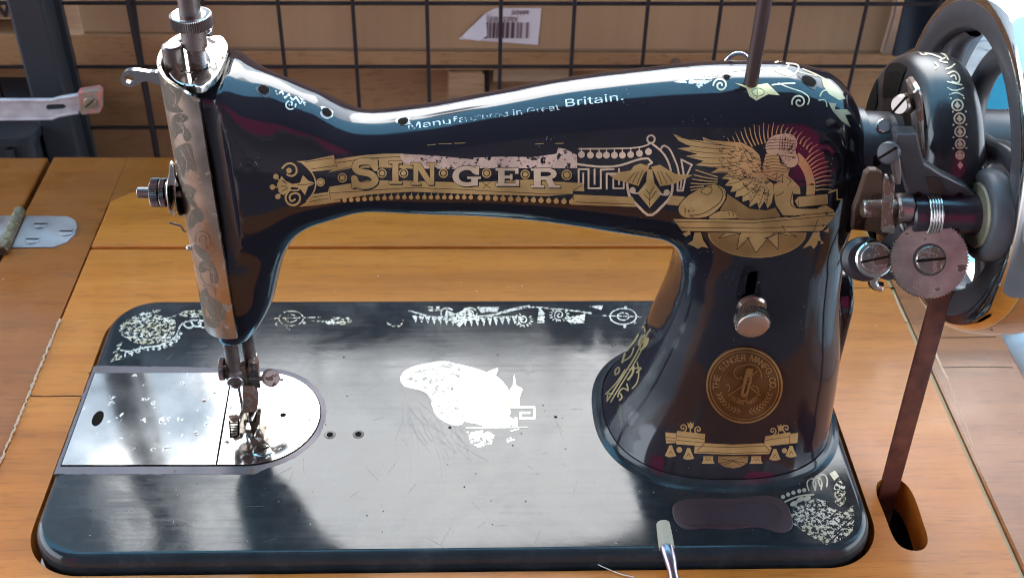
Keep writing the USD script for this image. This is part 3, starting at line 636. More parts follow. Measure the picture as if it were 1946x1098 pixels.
# ---- shaft collar, drum and balance wheel (all on the shaft's axis)
WX, WY, WZ = .393, .087, .1452
AXL = (1, 0, 0)
def ax_lathe(prof, m, name, parent, n=72, smooth=35, close=False, **kw):
    return obj(name, lathe(prof, (0, WY, WZ), AXL, n, close), m, parent, smooth=smooth, **kw)
ax_lathe([(.340, .0225), (.3515, .0225), (.3520, .0205), (.3525, .0205), (.3690, .0200), (.3720, .0215)], DARKPAINT, 'shaft_collar', SM)
HUBP = enamel('hub_enamel', (.012, .011, .013), .22, .3, ior=1.55)
drum = ax_lathe([(.3640, .0190), (.3645, .0300), (.3655, .0375), (.3675, .0415), (.3705, .0436), (.3745, .0445), (.3800, .0443), (.3845, .0438), (.3875, .0425), (.3890, .0400), (.3895, .030)], HUBP, 'wheel_drum', SM, 96, 60, label='domed black drum beside the balance wheel with a gilt band')
ax_lathe([(.3890, .030), (.3895, .0330), (.3905, .0318), (.3915, .0330), (.3922, .030)], HUBP, 'belt_groove', SM, 72)
def arc_poly(r0, r1, a0, a1, n=16):
    t1 = np.linspace(a0, a1, n); return Polygon(np.r_[np.c_[r0 * np.cos(t1), r0 * np.sin(t1)], np.c_[r1 * np.cos(t1[::-1]), r1 * np.sin(t1[::-1])]])
for a0 in (115, 165, 215, 265, 65, 15):
    pl = arc_poly(.0285, .0375, math.radians(a0 - 13), math.radians(a0 + 13)).buffer(.0025)
    m = trimesh.creation.extrude_polygon(pl, .0005, engine='earcut'); m = m.subdivide().subdivide()
    v = m.vertices.copy(); rr = np.hypot(v[:, 0], v[:, 1])
    xs = np.interp(rr, [.0190, .0300, .0375, .0415, .0436], [.3640, .3645, .3655, .3675, .3705]) - .0003 - v[:, 2] * .4
    obj('drum_opening', (np.c_[xs, WY - v[:, 0], WZ + v[:, 1]], m.faces), DARKGAP, drum)
wheel_rim = ax_lathe([(.3940, .0612), (.3922, .0628), (.3912, .0650), (.3918, .0676), (.3940, .0700), (.3990, .0719), (.4070, .0728), (.4160, .0727), (.4230, .0715), (.4265, .0693), (.4275, .0663), (.4262, .0636), (.4230, .0618)], CHROME, 'wheel_rim', SM, 128, 60, close=True, label='polished nickel rim of the spoked balance wheel')
ax_lathe([(.3938, .0540), (.3918, .0556), (.3908, .0600), (.3909, .0640), (.3916, .0652), (.3970, .0645), (.4150, .0628), (.4140, .0590), (.4080, .0560), (.4010, .0540)], DARKPAINT, 'rim_flange', SM, 128, 50, close=True)
ax_lathe([(.3890, .028), (.3905, .0290), (.3925, .0270), (.3945, .0235), (.4000, .0215), (.4140, .0210), (.4150, .0190)], DARKPAINT, 'wheel_hub', SM, 64)
for a0 in (27, 87, 147, 207, 267, 327):
    s = np.linspace(0, 1, 18)
    r = .020 + .041 * s; ang = math.radians(a0) + math.radians(24) * (.5 - s) + math.radians(8) * np.sin(PI * s)
    w = .0068 - .0024 * np.sin(PI * s) + .0075 * np.clip((s - .72) / .28, 0, 1) ** 2 + .0030 * np.clip((.2 - s) / .2, 0, 1)
    cx, cy = r * np.cos(ang), r * np.sin(ang); tx, ty = np.gradient(cx), np.gradient(cy); L_ = np.hypot(tx, ty)
    Lf = np.c_[cx - ty / L_ * w, cy + tx / L_ * w]; Rt = np.c_[cx + ty / L_ * w, cy - tx / L_ * w]
    k = 14; th = np.linspace(0, 2 * PI, k, endpoint=False)
    V = []
    for q in range(len(s)):
        xc = .3935 + .006 * s[q] + .002; mid = (Lf[q] + Rt[q]) / 2; hv = (Lf[q] - Rt[q]) / 2
        for a_ in th:
            cc = np.sign(math.cos(a_)) * abs(math.cos(a_)) ** .8; ss = np.sign(math.sin(a_)) * abs(math.sin(a_)) ** .8
            pt = mid + hv * cc; V.append([xc + .0044 * ss, WY - pt[0], WZ + pt[1]])
    V = np.array(V); nn_ = len(s)
    i, j = np.meshgrid(np.arange(nn_ - 1), np.arange(k), indexing='ij'); j2 = (j + 1) % k
    q = np.stack([i * k + j, i * k + j2, (i + 1) * k + j2, (i + 1) * k + j], -1).reshape(-1, 4)
    mm_ = trimesh.Trimesh(V, np.vstack([q[:, [0, 1, 2]], q[:, [0, 2, 3]]]), process=False); mm_.fix_normals()
    obj('wheel_spoke', mm_, DARKPAINT, SM, smooth=True)
cl = knurl((.4150, WY, WZ), (1, 0, 0), .0215, .0100, metal('brown_knurled', (.20, .12, .11), .4, spots=.3), SM, 'clutch_nut', 80, .0005)

# ---- belt guard plate, bolts on the arm's end
def pxpoly(pts, y, n=40, smooth=True):
    q = at(np.array(pts, float), 1, y)[:, [0, 2]]
    return Polygon(smooth_path(q, n, closed=True)) if smooth else Polygon(q)
gp = obj('belt_guard', wallslab(pxpoly([(1736, 178), (1742, 172), (1750, 171), (1754, 180), (1756, 215), (1758, 260), (1759, 300), (1755, 305), (1750, 285), (1745, 240), (1741, 200)], .046, smooth=False), .046, .056, .001), RUSTY, SM)
bb = at(np.array((1722, 198)), 1, .052)
slotted('guard_bolt', bb, (-.75, -.6, .25), .0040, .0050, STEEL, SM, ang=1.2)
P0 = at(np.array((1686, 246)), 1, WY - .0205)
u_ = np.array([0, -.85, .52]); obj('collar_oil_hole', cyl(np.array([P0[0], WY, WZ]) + u_ * .0198, np.array([P0[0], WY, WZ]) + u_ * .0206, .0021, 20), DARKGAP, SM)
obj('collar_screw', cyl(np.array([.3575, WY - .006, WZ + .0195]), np.array([.3575, WY - .007, WZ + .0208]), .0030, 18, .0004), NICKEL, SM, smooth=35)

# ---- bobbin winder in front of the wheel
BW = 'black bobbin winder bracket'
YB = .040
wb = obj('winder_bracket', wallslab(pxpoly([(1703, 262), (1706, 256), (1743, 256), (1750, 285), (1757, 312), (1790, 334), (1838, 358), (1856, 372), (1856, 385), (1730, 385), (1726, 370), (1716, 330), (1708, 295)], YB, smooth=False), YB, YB + .006, .0008), DARKPAINT, SM, label=BW)
obj('bracket_window', wallslab(pxpoly([(1761, 338), (1787, 338), (1797, 368), (1771, 370)], YB - .0006, smooth=False), YB - .0004, YB + .001), plain('rust_dark', (.045, .025, .02), .7, .3), wb)
for p in ((1745, 371), (1824, 372)): c = at(np.array(p), 1, YB - .0004); obj('bracket_hole', cyl(c, c + [0, .0008, 0], .0013, 14), DARKGAP, wb)
S0, S1 = at(np.array((1726, 408)), 1, YB - .002), at(np.array((1858, 410)), 1, YB - .002); SZ = (S0[2] + S1[2]) / 2; SY = YB - .002
PURP = enamel('winder_enamel', (.016, .010, .014), .16, .1, ior=1.55)
obj('winder_housing', cyl((S0[0], SY, SZ), (S1[0], SY, SZ), .0078, 40, .0008), PURP, SM, smooth=35)
for k in range(5):
    xk = at(np.array((1776 + 5.4 * k, 400)), 1, SY - .008)[0]
    aa = np.linspace(0, 2 * PI, 40, endpoint=False)
    obj('winder_spring_turn', lathe([(-.0005, .0083), (-.00035, .0088), (0, .0090), (.00035, .0088), (.0005, .0083)], (xk, SY, SZ), AXL, 40), NICKEL, SM, smooth=True)
TX = at(np.array((1866, 400)), 1, SY)[0]
tyre = obj('winder_tyre', lathe([(-.0046, .0125), (-.0050, .0150), (-.0040, .0168), (-.0015, .0178), (.0015, .0178), (.0040, .0168), (.0050, .0150), (.0046, .0125)], (TX + .003, SY, SZ), AXL, 64, close=True), RUBBER, SM, smooth=True)
obj('tyre_hub', lathe([(-.0052, .003), (-.0054, .0120), (-.0046, .0127), (.004, .0126)], (TX + .003, SY, SZ), AXL, 48), plain('dull_brass', (.22, .19, .13), .5, .6), tyre, smooth=35)
xs_ = at(np.array([(1638, 396), (1676, 396), (1700, 396), (1726, 396)]), 1, SY)[:, 0]
spz = at(np.array((1660, 396)), 1, SY)[2]
sp = obj('winder_spindle', cyl((xs_[0], SY, spz), (xs_[2] + .004, SY, spz), .0034, 28, .0006), RUSTY, SM, smooth=35)
obj('spindle_collar', cyl((xs_[2], SY, spz), (xs_[3] + .001, SY, spz), .0058, 28, .0008), STEEL, sp, smooth=35)
obj('winder_latch', wallslab(pxpoly([(1677, 442), (1679, 400), (1682, 345), (1684, 338), (1689, 338), (1691, 352), (1694, 352), (1696, 338), (1700, 339), (1701, 350), (1698, 400), (1697, 420), (1701, 432), (1700, 445)], SY - .006, smooth=False), SY - .006, SY - .0035, .0004), RUSTY, SM)
obj('winder_back_plate', wallslab(pxpoly([(1619, 438), (1622, 400), (1632, 372), (1641, 345), (1644, 332), (1653, 325), (1667, 325), (1678, 332), (1681, 350), (1684, 375), (1700, 385), (1716, 430), (1712, 452), (1690, 458), (1660, 442)], SY + .007, smooth=False), SY + .007, SY + .010, .0008), metal('rusty_iron', (.20, .12, .10), .42, spots=.9, scale=90), SM)
GV = np.array([-.12, -.80, .58]); GV /= np.linalg.norm(GV)
gc = at(np.array((1766.5, 493.5)), 1, SY - .014)
u_, v_, w_ = frame_to(GV)
NT = 76; tt = np.linspace(0, 2 * PI, NT * 2, endpoint=False); rr = np.where(np.arange(NT * 2) % 2 == 0, .0148, .0139)
gear = obj('winder_gear', prism(Polygon(np.c_[rr * np.cos(tt), rr * np.sin(tt)]), -.0026, 0, u_, v_, w_, gc), metal('gear_steel', (.62, .575, .47), .26, spot=(.10, .045, .03), spots=.42, scale=150), SM, label='finely toothed steel wheel of the bobbin winder')
obj('gear_recess', lathe([(.00005, .0062), (.0001, .0060)], gc, GV, 32), plain('gear_dirt', (.05, .035, .03), .6), gear)
slotted('gear_screw', gc, GV, .0054, .0019, RUSTY, SM, ang=.18, slotw=.2)
obj('gear_boss', cyl(gc - GV * .016, gc - GV * .0026, .0068, 28, .0005), DARKPAINT, gear, smooth=35)
c2 = at(np.array((1663, 492.5)), 1, SY - .010)
obj('tension_knob', cyl(c2 - GV * .010 + [-.0032, 0, 0], c2 - GV * .002 + [-.0032, 0, 0], .0086, 36, .002), plain('black_knob', (.016, .012, .014), .35), SM, smooth=40)
obj('knob_ring', cyl(c2 - GV * .003, c2 - GV * .0006, .0071, 36, .0006), NICKEL, SM, smooth=35)
slotted('knob_screw', c2 - GV * .0008, GV, .0056, .0016, RUSTY, SM, ang=.30, slotw=.16)
arm_pts = at(np.array([(1672, 500), (1700, 470), (1720, 450), (1745, 455), (1730, 500), (1712, 520), (1690, 525), (1675, 520)]), 1, SY - .004)[:, [0, 2]]
obj('winder_arm', wallslab(Polygon(arm_pts).buffer(.002), SY - .0045, SY + .002, .0006), DARKPAINT, SM)
obj('latch_tongue', tube(smooth_path(at(np.array([(1667, 520), (1659, 532), (1662, 541), (1676, 545)]), 1, SY - .010), 16), .0020, 10), NICKEL, SM, smooth=True)
bolt = at(np.array((1691, 290)), 1, YB - .001); slotted('bracket_screw', bolt, (-.6, -.7, .3), .0042, .0030, DARKPAINT, SM, ang=.9)
obj('bracket_tab', wallslab(pxpoly([(1697, 322), (1695, 300), (1699, 290), (1705, 289), (1711, 297), (1714, 330), (1712, 352), (1703, 352)], YB - .003, smooth=False), YB - .003, YB, .0006), STEEL, SM)

def flat_text(txt, height, bold=False):
    m = meshkit.text_mesh(txt, height, .001, bold); f = m.faces[(np.abs(m.vertices[m.faces][:, :, 2]) < 1e-6).all(1)]
    return unary_union([Polygon(t_).buffer(1e-7) for t_ in m.vertices[f][:, :, :2]])
# ================================================================== PRINTED AND APPLIED DECORATION (thin foil on the surfaces)
def foil(name, col, rough=.42, metallic=.6, wear=.0, scale=260., col2=None, spec=.5, soft=.012):
    """transfer foil; wear 0..1 = how much has rubbed off (in flakes)"""
    t = .18 + .44 * wear
    return mat(name, {
        'g': ('geometry', {}), 'n': ('noise_texture', {'scale': scale, 'detail': 6, 'roughness': .68}), 'n2': ('noise_texture', {'scale': 70.0, 'detail': 3}),
        'a': ('map_range', {'from_min': t - soft, 'from_max': t + soft, 'to_min': 0.0, 'to_max': 1.0, 'clamp': True}),
        'c': ('rgb_ramp', {'ramp': [(.32, col2 or tuple(.62 * x for x in col)), (.62, col)]}),
        'p': ('principled_bsdf', {'roughness': rough, 'metallic': metallic, 'specular_ior_level': spec})},
        [('g.position', 'n.vector'), ('n.fac', 'a.value'), ('a.result', 'p.alpha'), ('g.position', 'n2.vector'), ('n2.fac', 'c.fac'), ('c.color', 'p.base_color')])
GOLD = foil('gilt_foil', (.54, .345, .14), wear=.30, rough=.36, metallic=.5, col2=(.33, .20, .075), scale=340.)
GOLDD = foil('dull_gilt_foil', (.34, .20, .075), wear=.25)
GOLDW = foil('rubbed_gilt_foil', (.70, .50, .40), wear=.58, scale=420.)
GOLDP = foil('pale_gilt_foil', (.74, .55, .38), wear=.3)
SILV = foil('worn_silvery_foil', (.54, .53, .48), wear=.64, scale=620., metallic=.5)
SILVW = foil('rubbed_silvery_foil', (.52, .50, .44), wear=.76, scale=520., metallic=.4, col2=(.36, .29, .16))
WHITE = foil('pale_lettering', (.70, .71, .68), wear=.56, metallic=.2, scale=500.)
WHITEW = foil('rubbed_lettering', (.70, .71, .68), wear=.66, metallic=.2, scale=420.)

def K(ox, oy, s):                                     # coordinates read in an enlarged view of the photograph
    return lambda pts: np.asarray(pts, float) / s + np.array([ox, oy])
def poly(T, pts, sm=0):
    p = T(pts); p = smooth_path(p, sm, closed=True) if sm else p
    return Polygon(p).buffer(0)
def stroke(T, pts, w, sm=16, cap='round'):
    """w in photograph pixels"""
    p = T(pts)
    if sm and len(p) > 2: p = smooth_path(p, sm)
    return LineString(p).buffer(w / 2, cap_style=cap, quad_segs=3)
def dot(T, c, r): return Point(T([c])[0]).buffer(r, 8)
def ring_(T, c, r, w): return Point(T([c])[0]).buffer(r + w / 2, 10).difference(Point(T([c])[0]).buffer(r - w / 2, 10))
def spiral(T, c, r, w, turns=1.6, a0=0., cw=1):
    """r, w in photograph pixels"""
    t = np.linspace(0, 1, 34); rr = r * (1 - .82 * t); an = a0 + cw * turns * 2 * PI * t
    return LineString(T([c])[0] + np.c_[rr * np.cos(an), rr * np.sin(an)]).buffer(w / 2, quad_segs=3)
def U_(*g): return unary_union([x for x in g if not x.is_empty])
DRUMRAY = None
def on_mesh(mesh):
    R = RayMeshIntersector(mesh); mesh.fix_normals()
    def f(px, off=.00012):
        px = np.asarray(px, float).reshape(-1, 2); d = ray(px); d = d / np.linalg.norm(d, axis=1, keepdims=True)
        loc, ir, it = R.intersects_location(np.repeat(EYE[None], len(d), 0), d, multiple_hits=False)
        P = np.full((len(d), 3), np.nan); N = np.zeros_like(P); P[ir] = loc
        nn = mesh.face_normals[it]; nn = np.where((nn * d[ir]).sum(1, keepdims=True) > 0, -nn, nn); N[ir] = nn; P[ir] += nn * off
        return P, N, ~np.isnan(P[:, 0])
    return f
def on_bed(px, off=.00014):
    P = at(np.asarray(px, float).reshape(-1, 2), 2, off); return P, np.tile([0, 0, 1.0], (len(P), 1)), np.ones(len(P), bool)
def decal(name, geom, surf, m, parent=SM, off=.00012, edge=10., **data):
    V, F, n0 = [], [], 0
    for g in getattr(geom, 'geoms', [geom]):
        if g.is_empty or g.geom_type != 'Polygon' or g.area < .3: continue
        v, f = trimesh.creation.triangulate_polygon(g.simplify(.12), engine='earcut')
        v3, f3 = trimesh.remesh.subdivide_to_size(np.c_[v, np.zeros(len(v))], f, max_edge=edge, max_iter=12)
        V.append(v3[:, :2]); F.append(f3 + n0); n0 += len(v3)
    if not V: return None
    V, F = np.vstack(V), np.vstack(F)
    P, N, ok = surf(V, off)
    F = F[ok[F].all(1)]
    ln = np.linalg.norm(P[F] - P[F[:, [1, 2, 0]]], axis=2).max(1); F = F[ln < max(.012, edge * .0009)]       # nothing stretched over a silhouette
    us = np.unique(F); remap = np.zeros(len(V), int); remap[us] = np.arange(len(us)); P, N, F = P[us], N[us], remap[F]
    nf = np.cross(P[F[:, 1]] - P[F[:, 0]], P[F[:, 2]] - P[F[:, 0]]); fl = (nf * N[F[:, 0]]).sum(1) < 0; F[fl] = F[fl][:, ::-1]
    return obj(name, (P, F), m, parent, normals=N, **data)
def letters_line(T, txt, p0, p1, h, squeeze=1.0, bold=True):
    """flat lettering in photograph pixels from p0 to p1 along the baseline, caps h pixels tall"""
    g = flat_text(txt, 1.0, bold); x0, _, x1, _ = g.bounds
    a, b = T([p0])[0], T([p1])[0]; L = np.linalg.norm(b - a); c, s = (b - a) / L
    sx = L / (x1 - x0)
    return affinity.affine_transform(g, [c * sx, s * h, s * sx, -c * h, a[0] - c * sx * x0, a[1] - s * sx * x0])

L_ = K(480, 220, 4.633); R_ = K(900, 220, 4.633); M_ = K(650, 0, 2.614); S_ = K(1250, 220, 3.785); B_ = K(1120, 620, 3.66); T_ = K(1250, 0, 2.615); I_ = K(0, 0, 1.0)
# ---- slab-serif name on the arm
def slab_letter(ch):
    R4 = lambda a, b, c, d: sbox(a, c, b, d); ser = .115
    if ch == 'I': g = U_(R4(.30, .70, 0, 1), R4(.06, .94, 0, ser), R4(.06, .94, 1 - ser, 1))
    if ch == 'N': g = U_(R4(.10, .28, 0, 1), R4(.74, .90, 0, 1), Polygon([(.10, 1), (.36, 1), (.90, 0), (.66, 0)]), R4(0, .38, 0, ser), R4(0, .30, 1 - ser, 1), R4(.62, 1, 1 - ser, 1))
    if ch == 'E': g = U_(R4(.10, .36, 0, 1), R4(0, .92, 0, .15), R4(0, .90, .85, 1), R4(.30, .66, .42, .58), R4(.80, .95, 0, .34), R4(.78, .92, .68, 1), R4(.58, .68, .34, .66))
    if ch == 'R': g = U_(R4(.10, .34, 0, 1), R4(0, .46, 0, ser), R4(0, .5, 1 - ser, 1), LineString([(.3, .92), (.62, .92), (.76, .84), (.80, .72), (.76, .60), (.62, .50), (.3, .50)]).buffer(.095), Polygon([(.48, .50), (.70, .50), (.90, 0), (.64, 0)]), R4(.60, 1.02, 0, ser))
    if ch == 'S': g = U_(LineString(smooth_path(np.array([(.84, .72), (.70, .90), (.45, .93), (.2, .84), (.18, .66), (.45, .54), (.76, .42), (.84, .25), (.66, .09), (.42, .06), (.2, .15), (.13, .32)]), 50)).buffer(.115), R4(.80, .93, .58, 1.02), R4(.04, .17, -.02, .42))
    if ch == 'G': g = U_(LineString(smooth_path(np.array([(.80, .72), (.68, .88), (.5, .92), (.26, .82), (.14, .5), (.26, .18), (.5, .08), (.72, .12)]), 40)).buffer(.105), R4(.80, .92, .58, 1.0), R4(.66, .88, .02, .46), R4(.52, .98, .36, .47))
    return g
LB = {'S': (666, 722, 303, 356), 'I': (737, 766, 306, 349), 'N': (781, 830, 309, 351), 'G': (858, 915, 316, 353), 'E': (942, 989, 319, 353), 'R': (1009, 1064, 320, 356)}
letters = {}
for ch, (x0, x1, y0, y1) in LB.items(): letters[ch] = affinity.affine_transform(slab_letter(ch), [x1 - x0, 0, 0, -(y1 - y0), x0, y1])
allL = unary_union(list(letters.values()))
shadowL = affinity.translate(allL, 2.0, 2.6).difference(allL)
beads = []
for T, c, r in ((L_, (790, 545), 9), (L_, (1140, 505), 9), (L_, (1330, 505), 9), (L_, (1680, 505), 9), (R_, (115, 505), 9), (R_, (455, 515), 9), (R_, (820, 520), 10)):
    beads.append(U_(ring_(T, c, r - 1.2, 2.2), dot(T, c, r - 4.2)))
beads = unary_union(beads)
ribU = U_(poly(L_, [(385, 400), (480, 397), (715, 346), (722, 385), (850, 366), (1000, 346), (1150, 336), (1300, 334), (1480, 352), (1480, 470), (1240, 458), (1050, 456), (860, 462), (660, 505), (700, 474), (520, 492), (505, 470), (450, 425)]))
ribL = U_(poly(L_, [(475, 756), (530, 690), (665, 670), (672, 625), (880, 592), (1050, 566), (1400, 572), (1946, 590), (1946, 690), (1400, 668), (1050, 690), (800, 728), (680, 740)]), poly(R_, [(0, 585), (500, 560), (720, 580), (970, 592), (975, 665), (880, 660), (870, 690), (640, 705), (0, 690)]), poly(L_, [(410, 800), (480, 752), (660, 738), (770, 738), (775, 754), (560, 786)]))
ribR = U_(poly(R_, [(878, 690), (1400, 712), (1440, 800), (1400, 800), (862, 782)]), poly(R_, [(1735, 702), (1862, 710), (1800, 790), (1700, 780)]))
lines = U_(*[stroke(L_, p, 1.1, 0) for p in ([(460, 408), (700, 372)], [(520, 470), (740, 437)], [(740, 415), (1000, 375), (1300, 362)], [(680, 680), (1050, 655), (1400, 632), (1946, 652)], [(720, 385), (745, 455)], [(672, 625), (685, 735)], [(530, 715), (660, 695)], [(500, 755), (670, 725)], [(660, 505), (860, 450)])],
           *[stroke(R_, p, 1.1, 0) for p in ([(0, 655), (640, 688), (880, 690)], [(878, 655), (970, 602)], [(878, 655), (880, 780)], [(900, 758), (1420, 780)], [(900, 690), (1400, 712)], [(70, 580), (150, 640)], [(150, 580), (80, 640)])])
dark_gap = shadowL.union(allL.buffer(.9).difference(allL)).union(lines)
body_gold = U_(ribU, ribL, ribR).difference(dark_gap)
bl = [dot(L_, (810 + 58.5 * k, 741 - 26 * min(k / 8, 1)), 4.3).union(stroke(L_, [(810 + 58.5 * k, 735 - 26 * min(k / 8, 1)), (816 + 58.5 * k, 708 - 26 * min(k / 8, 1))], 1.6, 0)) for k in range(20)] + [dot(R_, (58 + 67 * k, 719 + 3 * k), 5.0).union(stroke(R_, [(58 + 67 * k, 712 + 3 * k), (62 + 67 * k, 690 + 3 * k)], 1.6, 0)) for k in range(13)]
anth = U_(stroke(L_, [(262, 460), (300, 425), (345, 420), (385, 460), (380, 510), (340, 530), (305, 518)], 3.6), dot(L_, (320, 482), 5.2), stroke(L_, [(330, 650), (292, 710), (310, 768), (368, 785), (415, 742), (408, 692), (360, 682), (326, 712), (342, 750), (372, 735)], 3.8, 40),
          poly(L_, [(215, 600), (255, 530), (290, 572), (350, 600), (342, 632), (272, 700), (230, 670)]).difference(U_(stroke(L_, [(265, 570), (300, 600)], 2, 0), stroke(L_, [(250, 620), (300, 620)], 1.4, 0), stroke(L_, [(262, 660), (310, 635)], 1.4, 0))),
          *[dot(L_, c, 5.2) for c in ((205, 535), (175, 627), (222, 710))], stroke(L_, [(205, 535), (245, 580)], 2.4, 0), stroke(L_, [(175, 627), (230, 625)], 2.4, 0), stroke(L_, [(222, 710), (250, 680)], 2.4, 0),
          poly(L_, [(350, 600), (418, 590), (442, 520), (490, 570), (555, 595), (490, 622), (462, 697), (410, 632), (350, 628)]).difference(stroke(L_, [(360, 612), (550, 598)], 1.2, 0)), ring_(L_, (600, 585), 6.8, 2.4), dot(L_, (600, 585), 4.6), stroke(L_, [(440, 418), (520, 500), (556, 590), (540, 665), (478, 748)], 2.6), stroke(L_, [(290, 600), (330, 625), (380, 610), (410, 640), (330, 655)], 3))
keyR = U_(*[stroke(R_, p, 3.4, 0, 'square') for p in ([(925, 585), (925, 470), (1012, 470), (1012, 638), (1120, 638), (1120, 475), (1232, 470)], [(965, 510), (965, 598)], [(1065, 475), (1065, 598)], [(1172, 640), (1172, 510), (1250, 510)], [(1230, 560), (1230, 638), (1322, 638), (1322, 570)], [(1280, 470), (1280, 600)], [(1850, 515), (1828, 385), (1922, 432), (1882, 515)], [(1798, 560), (1795, 658), (1842, 658), (1862, 560)], [(1822, 635), (1830, 575)])],
          *[stroke(R_, p, w) for p, w in (([(930, 292), (1300, 288), (1440, 280), (1520, 262), (1560, 243)], 2.8), ([(915, 426), (1330, 426), (1410, 398), (1490, 377), (1555, 386), (1572, 425), (1540, 432)], 4), ([(1575, 250), (1660, 320), (1715, 410), (1737, 480)], 3.8), ([(1650, 292), (1668, 265), (1705, 275), (1755, 350), (1792, 440), (1808, 515)], 3.4))],
          ring_(R_, (1562, 207), 7.2, 3.4), *[U_(dot(R_, c, 6.4), stroke(R_, [c, (c[0], 288)], 2, 0)) for c in ((950, 342), (1028, 347), (1105, 347), (1170, 347), (1240, 347), (1310, 347), (1383, 342), (1460, 332), (1540, 317))])
wings = U_(poly(R_, [(1548, 445), (1470, 420), (1412, 440), (1382, 482), (1182, 512), (1250, 562), (1400, 602), (1452, 618), (1502, 505), (1530, 480)]), poly(R_, [(1562, 450), (1640, 430), (1720, 480), (1780, 512), (1930, 522), (1760, 602), (1642, 620), (1590, 500)]), poly(R_, [(1530, 470), (1520, 582), (1442, 680), (1550, 810), (1660, 682), (1592, 592), (1572, 470)])).difference(U_(*[stroke(R_, p, 1.2, 0) for p in ([(1420, 500), (1350, 580)], [(1450, 490), (1400, 590)], [(1490, 480), (1440, 600)], [(1650, 490), (1700, 590)], [(1620, 490), (1660, 605)], [(1690, 500), (1750, 580)], [(1500, 690), (1550, 740), (1610, 660)], [(1520, 650), (1550, 690), (1590, 620)], [(1550, 700), (1550, 790)])]))
shield = U_(stroke(R_, [(1352, 600), (1380, 720), (1455, 800), (1550, 876), (1655, 800), (1738, 700), (1752, 600)], 4.8), dot(R_, (1400, 655), 6), dot(R_, (1700, 675), 6), stroke(R_, [(1400, 675), (1450, 680), (1510, 620)], 3), stroke(R_, [(1700, 695), (1650, 690), (1600, 620)], 3))
decal('name_ribbon', body_gold, on_body, GOLD)
decal('name_letters', U_(letters['S'], letters['I'], letters['N']), on_body, GOLD, off=.00022)
decal('name_letters', U_(letters['G'], letters['E'], letters['R']), on_body, GOLDP, off=.00022, label='paler rubbed letters of the name')
decal('name_beads', U_(beads, *bl), on_body, GOLD, off=.00018)
decal('anthemion_ornament', anth, on_body, GOLD)
decal('key_ornament', U_(keyR, shield), on_body, GOLDP)
decal('winged_shield', wings, on_body, GOLD)
rub = U_(poly(L_, [(1300, 336), (1480, 345), (1700, 360), (1946, 385), (1946, 470), (1480, 465), (1300, 400)]), poly(R_, [(0, 370), (250, 360), (520, 365), (730, 335), (745, 283), (800, 290), (910, 345), (912, 462), (0, 462)])).difference(allL.buffer(1.0))
decal('rubbed_ribbon', rub, on_body, GOLDW, label='rubbed pinkish remains of the upper ribbon')
# ---- winged figure in front of a sun
cs_ = (800, 520)
def polar(r, a): return (cs_[0] + r * math.cos(math.radians(a)), cs_[1] - r * math.sin(math.radians(a)))
rays = []
for k, a_ in enumerate(np.arange(-2, 131, 4.4)):
    ro = 455 if k % 2 else 470
    ri = 335 if a_ < 75 else 320
    if 40 < a_ < 78: ri = 385
    pts = [polar(ri, a_ - .4), polar((ri + ro) / 2, a_ + .9), polar(ro, a_ - .2)]
    p = S_(pts); p = smooth_path(p, 9); w = np.interp(np.linspace(0, 1, 9), [0, .3, 1], [1.5, 1.25, .45])
    t_ = np.gradient(p, axis=0); t_ /= np.linalg.norm(t_, axis=1, keepdims=True); nrm_ = np.c_[-t_[:, 1], t_[:, 0]]
    rays.append(Polygon(np.vstack([p + nrm_ * w[:, None], (p - nrm_ * w[:, None])[::-1]])).buffer(0))
rays += [stroke(S_, p, 2.2, 8) for p in ([(275, 390), (350, 415), (430, 440)], [(262, 425), (350, 445), (430, 458)], [(250, 455), (340, 468), (430, 474)], [(240, 485), (330, 490), (420, 488)], [(235, 512), (330, 505)], [(240, 535), (300, 522)])]
halo = poly(S_, [polar(270, a_) for a_ in range(-10, 52, 4)] + [polar(332, a_) for a_ in range(50, -12, -4)])
wing = poly(S_, [(110, 130), (200, 168), (330, 182), (320, 152), (380, 176), (490, 186), (600, 192), (680, 232), (730, 282), (742, 330), (745, 400), (790, 460), (830, 490), (830, 560), (820, 622), (790, 665), (768, 612), (730, 670), (715, 622), (660, 655), (660, 602), (610, 617), (610, 572), (555, 587), (565, 542), (520, 547), (540, 505), (480, 500), (520, 460), (460, 450), (510, 410), (380, 410), (440, 375), (270, 355), (330, 325), (200, 290), (290, 275), (140, 235), (240, 225), (150, 180)])
head = poly(S_, [(780, 195), (820, 150), (900, 130), (970, 140), (1003, 200), (990, 260), (1012, 312), (990, 360), (950, 372), (902, 350), (872, 290), (790, 270)], 40)
dress = poly(S_, [(778, 272), (868, 282), (880, 340), (950, 385), (935, 430), (1022, 512), (1025, 562), (968, 560), (905, 490), (822, 462), (762, 440), (748, 380)])
chest = poly(S_, [(835, 492), (900, 470), (968, 540), (975, 640), (1000, 662), (1140, 664), (1205, 640), (1268, 680), (1258, 702), (1100, 716), (900, 716), (850, 640), (830, 560)])
slabp = poly(S_, [(985, 612), (1010, 582), (1220, 562), (1226, 634), (1010, 656)])
haunch = poly(S_, [(150, 680), (172, 620), (240, 560), (330, 512), (420, 496), (488, 540), (482, 600), (440, 662), (360, 720), (250, 732), (172, 716)], 50)
belly = poly(S_, [(500, 560), (560, 600), (660, 668), (780, 680), (845, 660), (880, 715), (880, 742), (580, 742), (560, 690), (440, 690), (495, 600)])
paw = poly(S_, [(370, 716), (440, 686), (520, 680), (572, 700), (585, 735), (370, 742)])
base_ = poly(S_, [(108, 738), (700, 746), (1282, 690), (1276, 722), (1202, 800), (1182, 826), (750, 836), (175, 826)])
aa = np.linspace(PI, 2 * PI, 40); hemi = poly(S_, np.c_[715 + 355 * np.cos(aa), 838 - 182 * np.sin(aa)])
inner = poly(S_, np.c_[715 + 120 * np.cos(aa), 838 - 46 * np.sin(aa)])
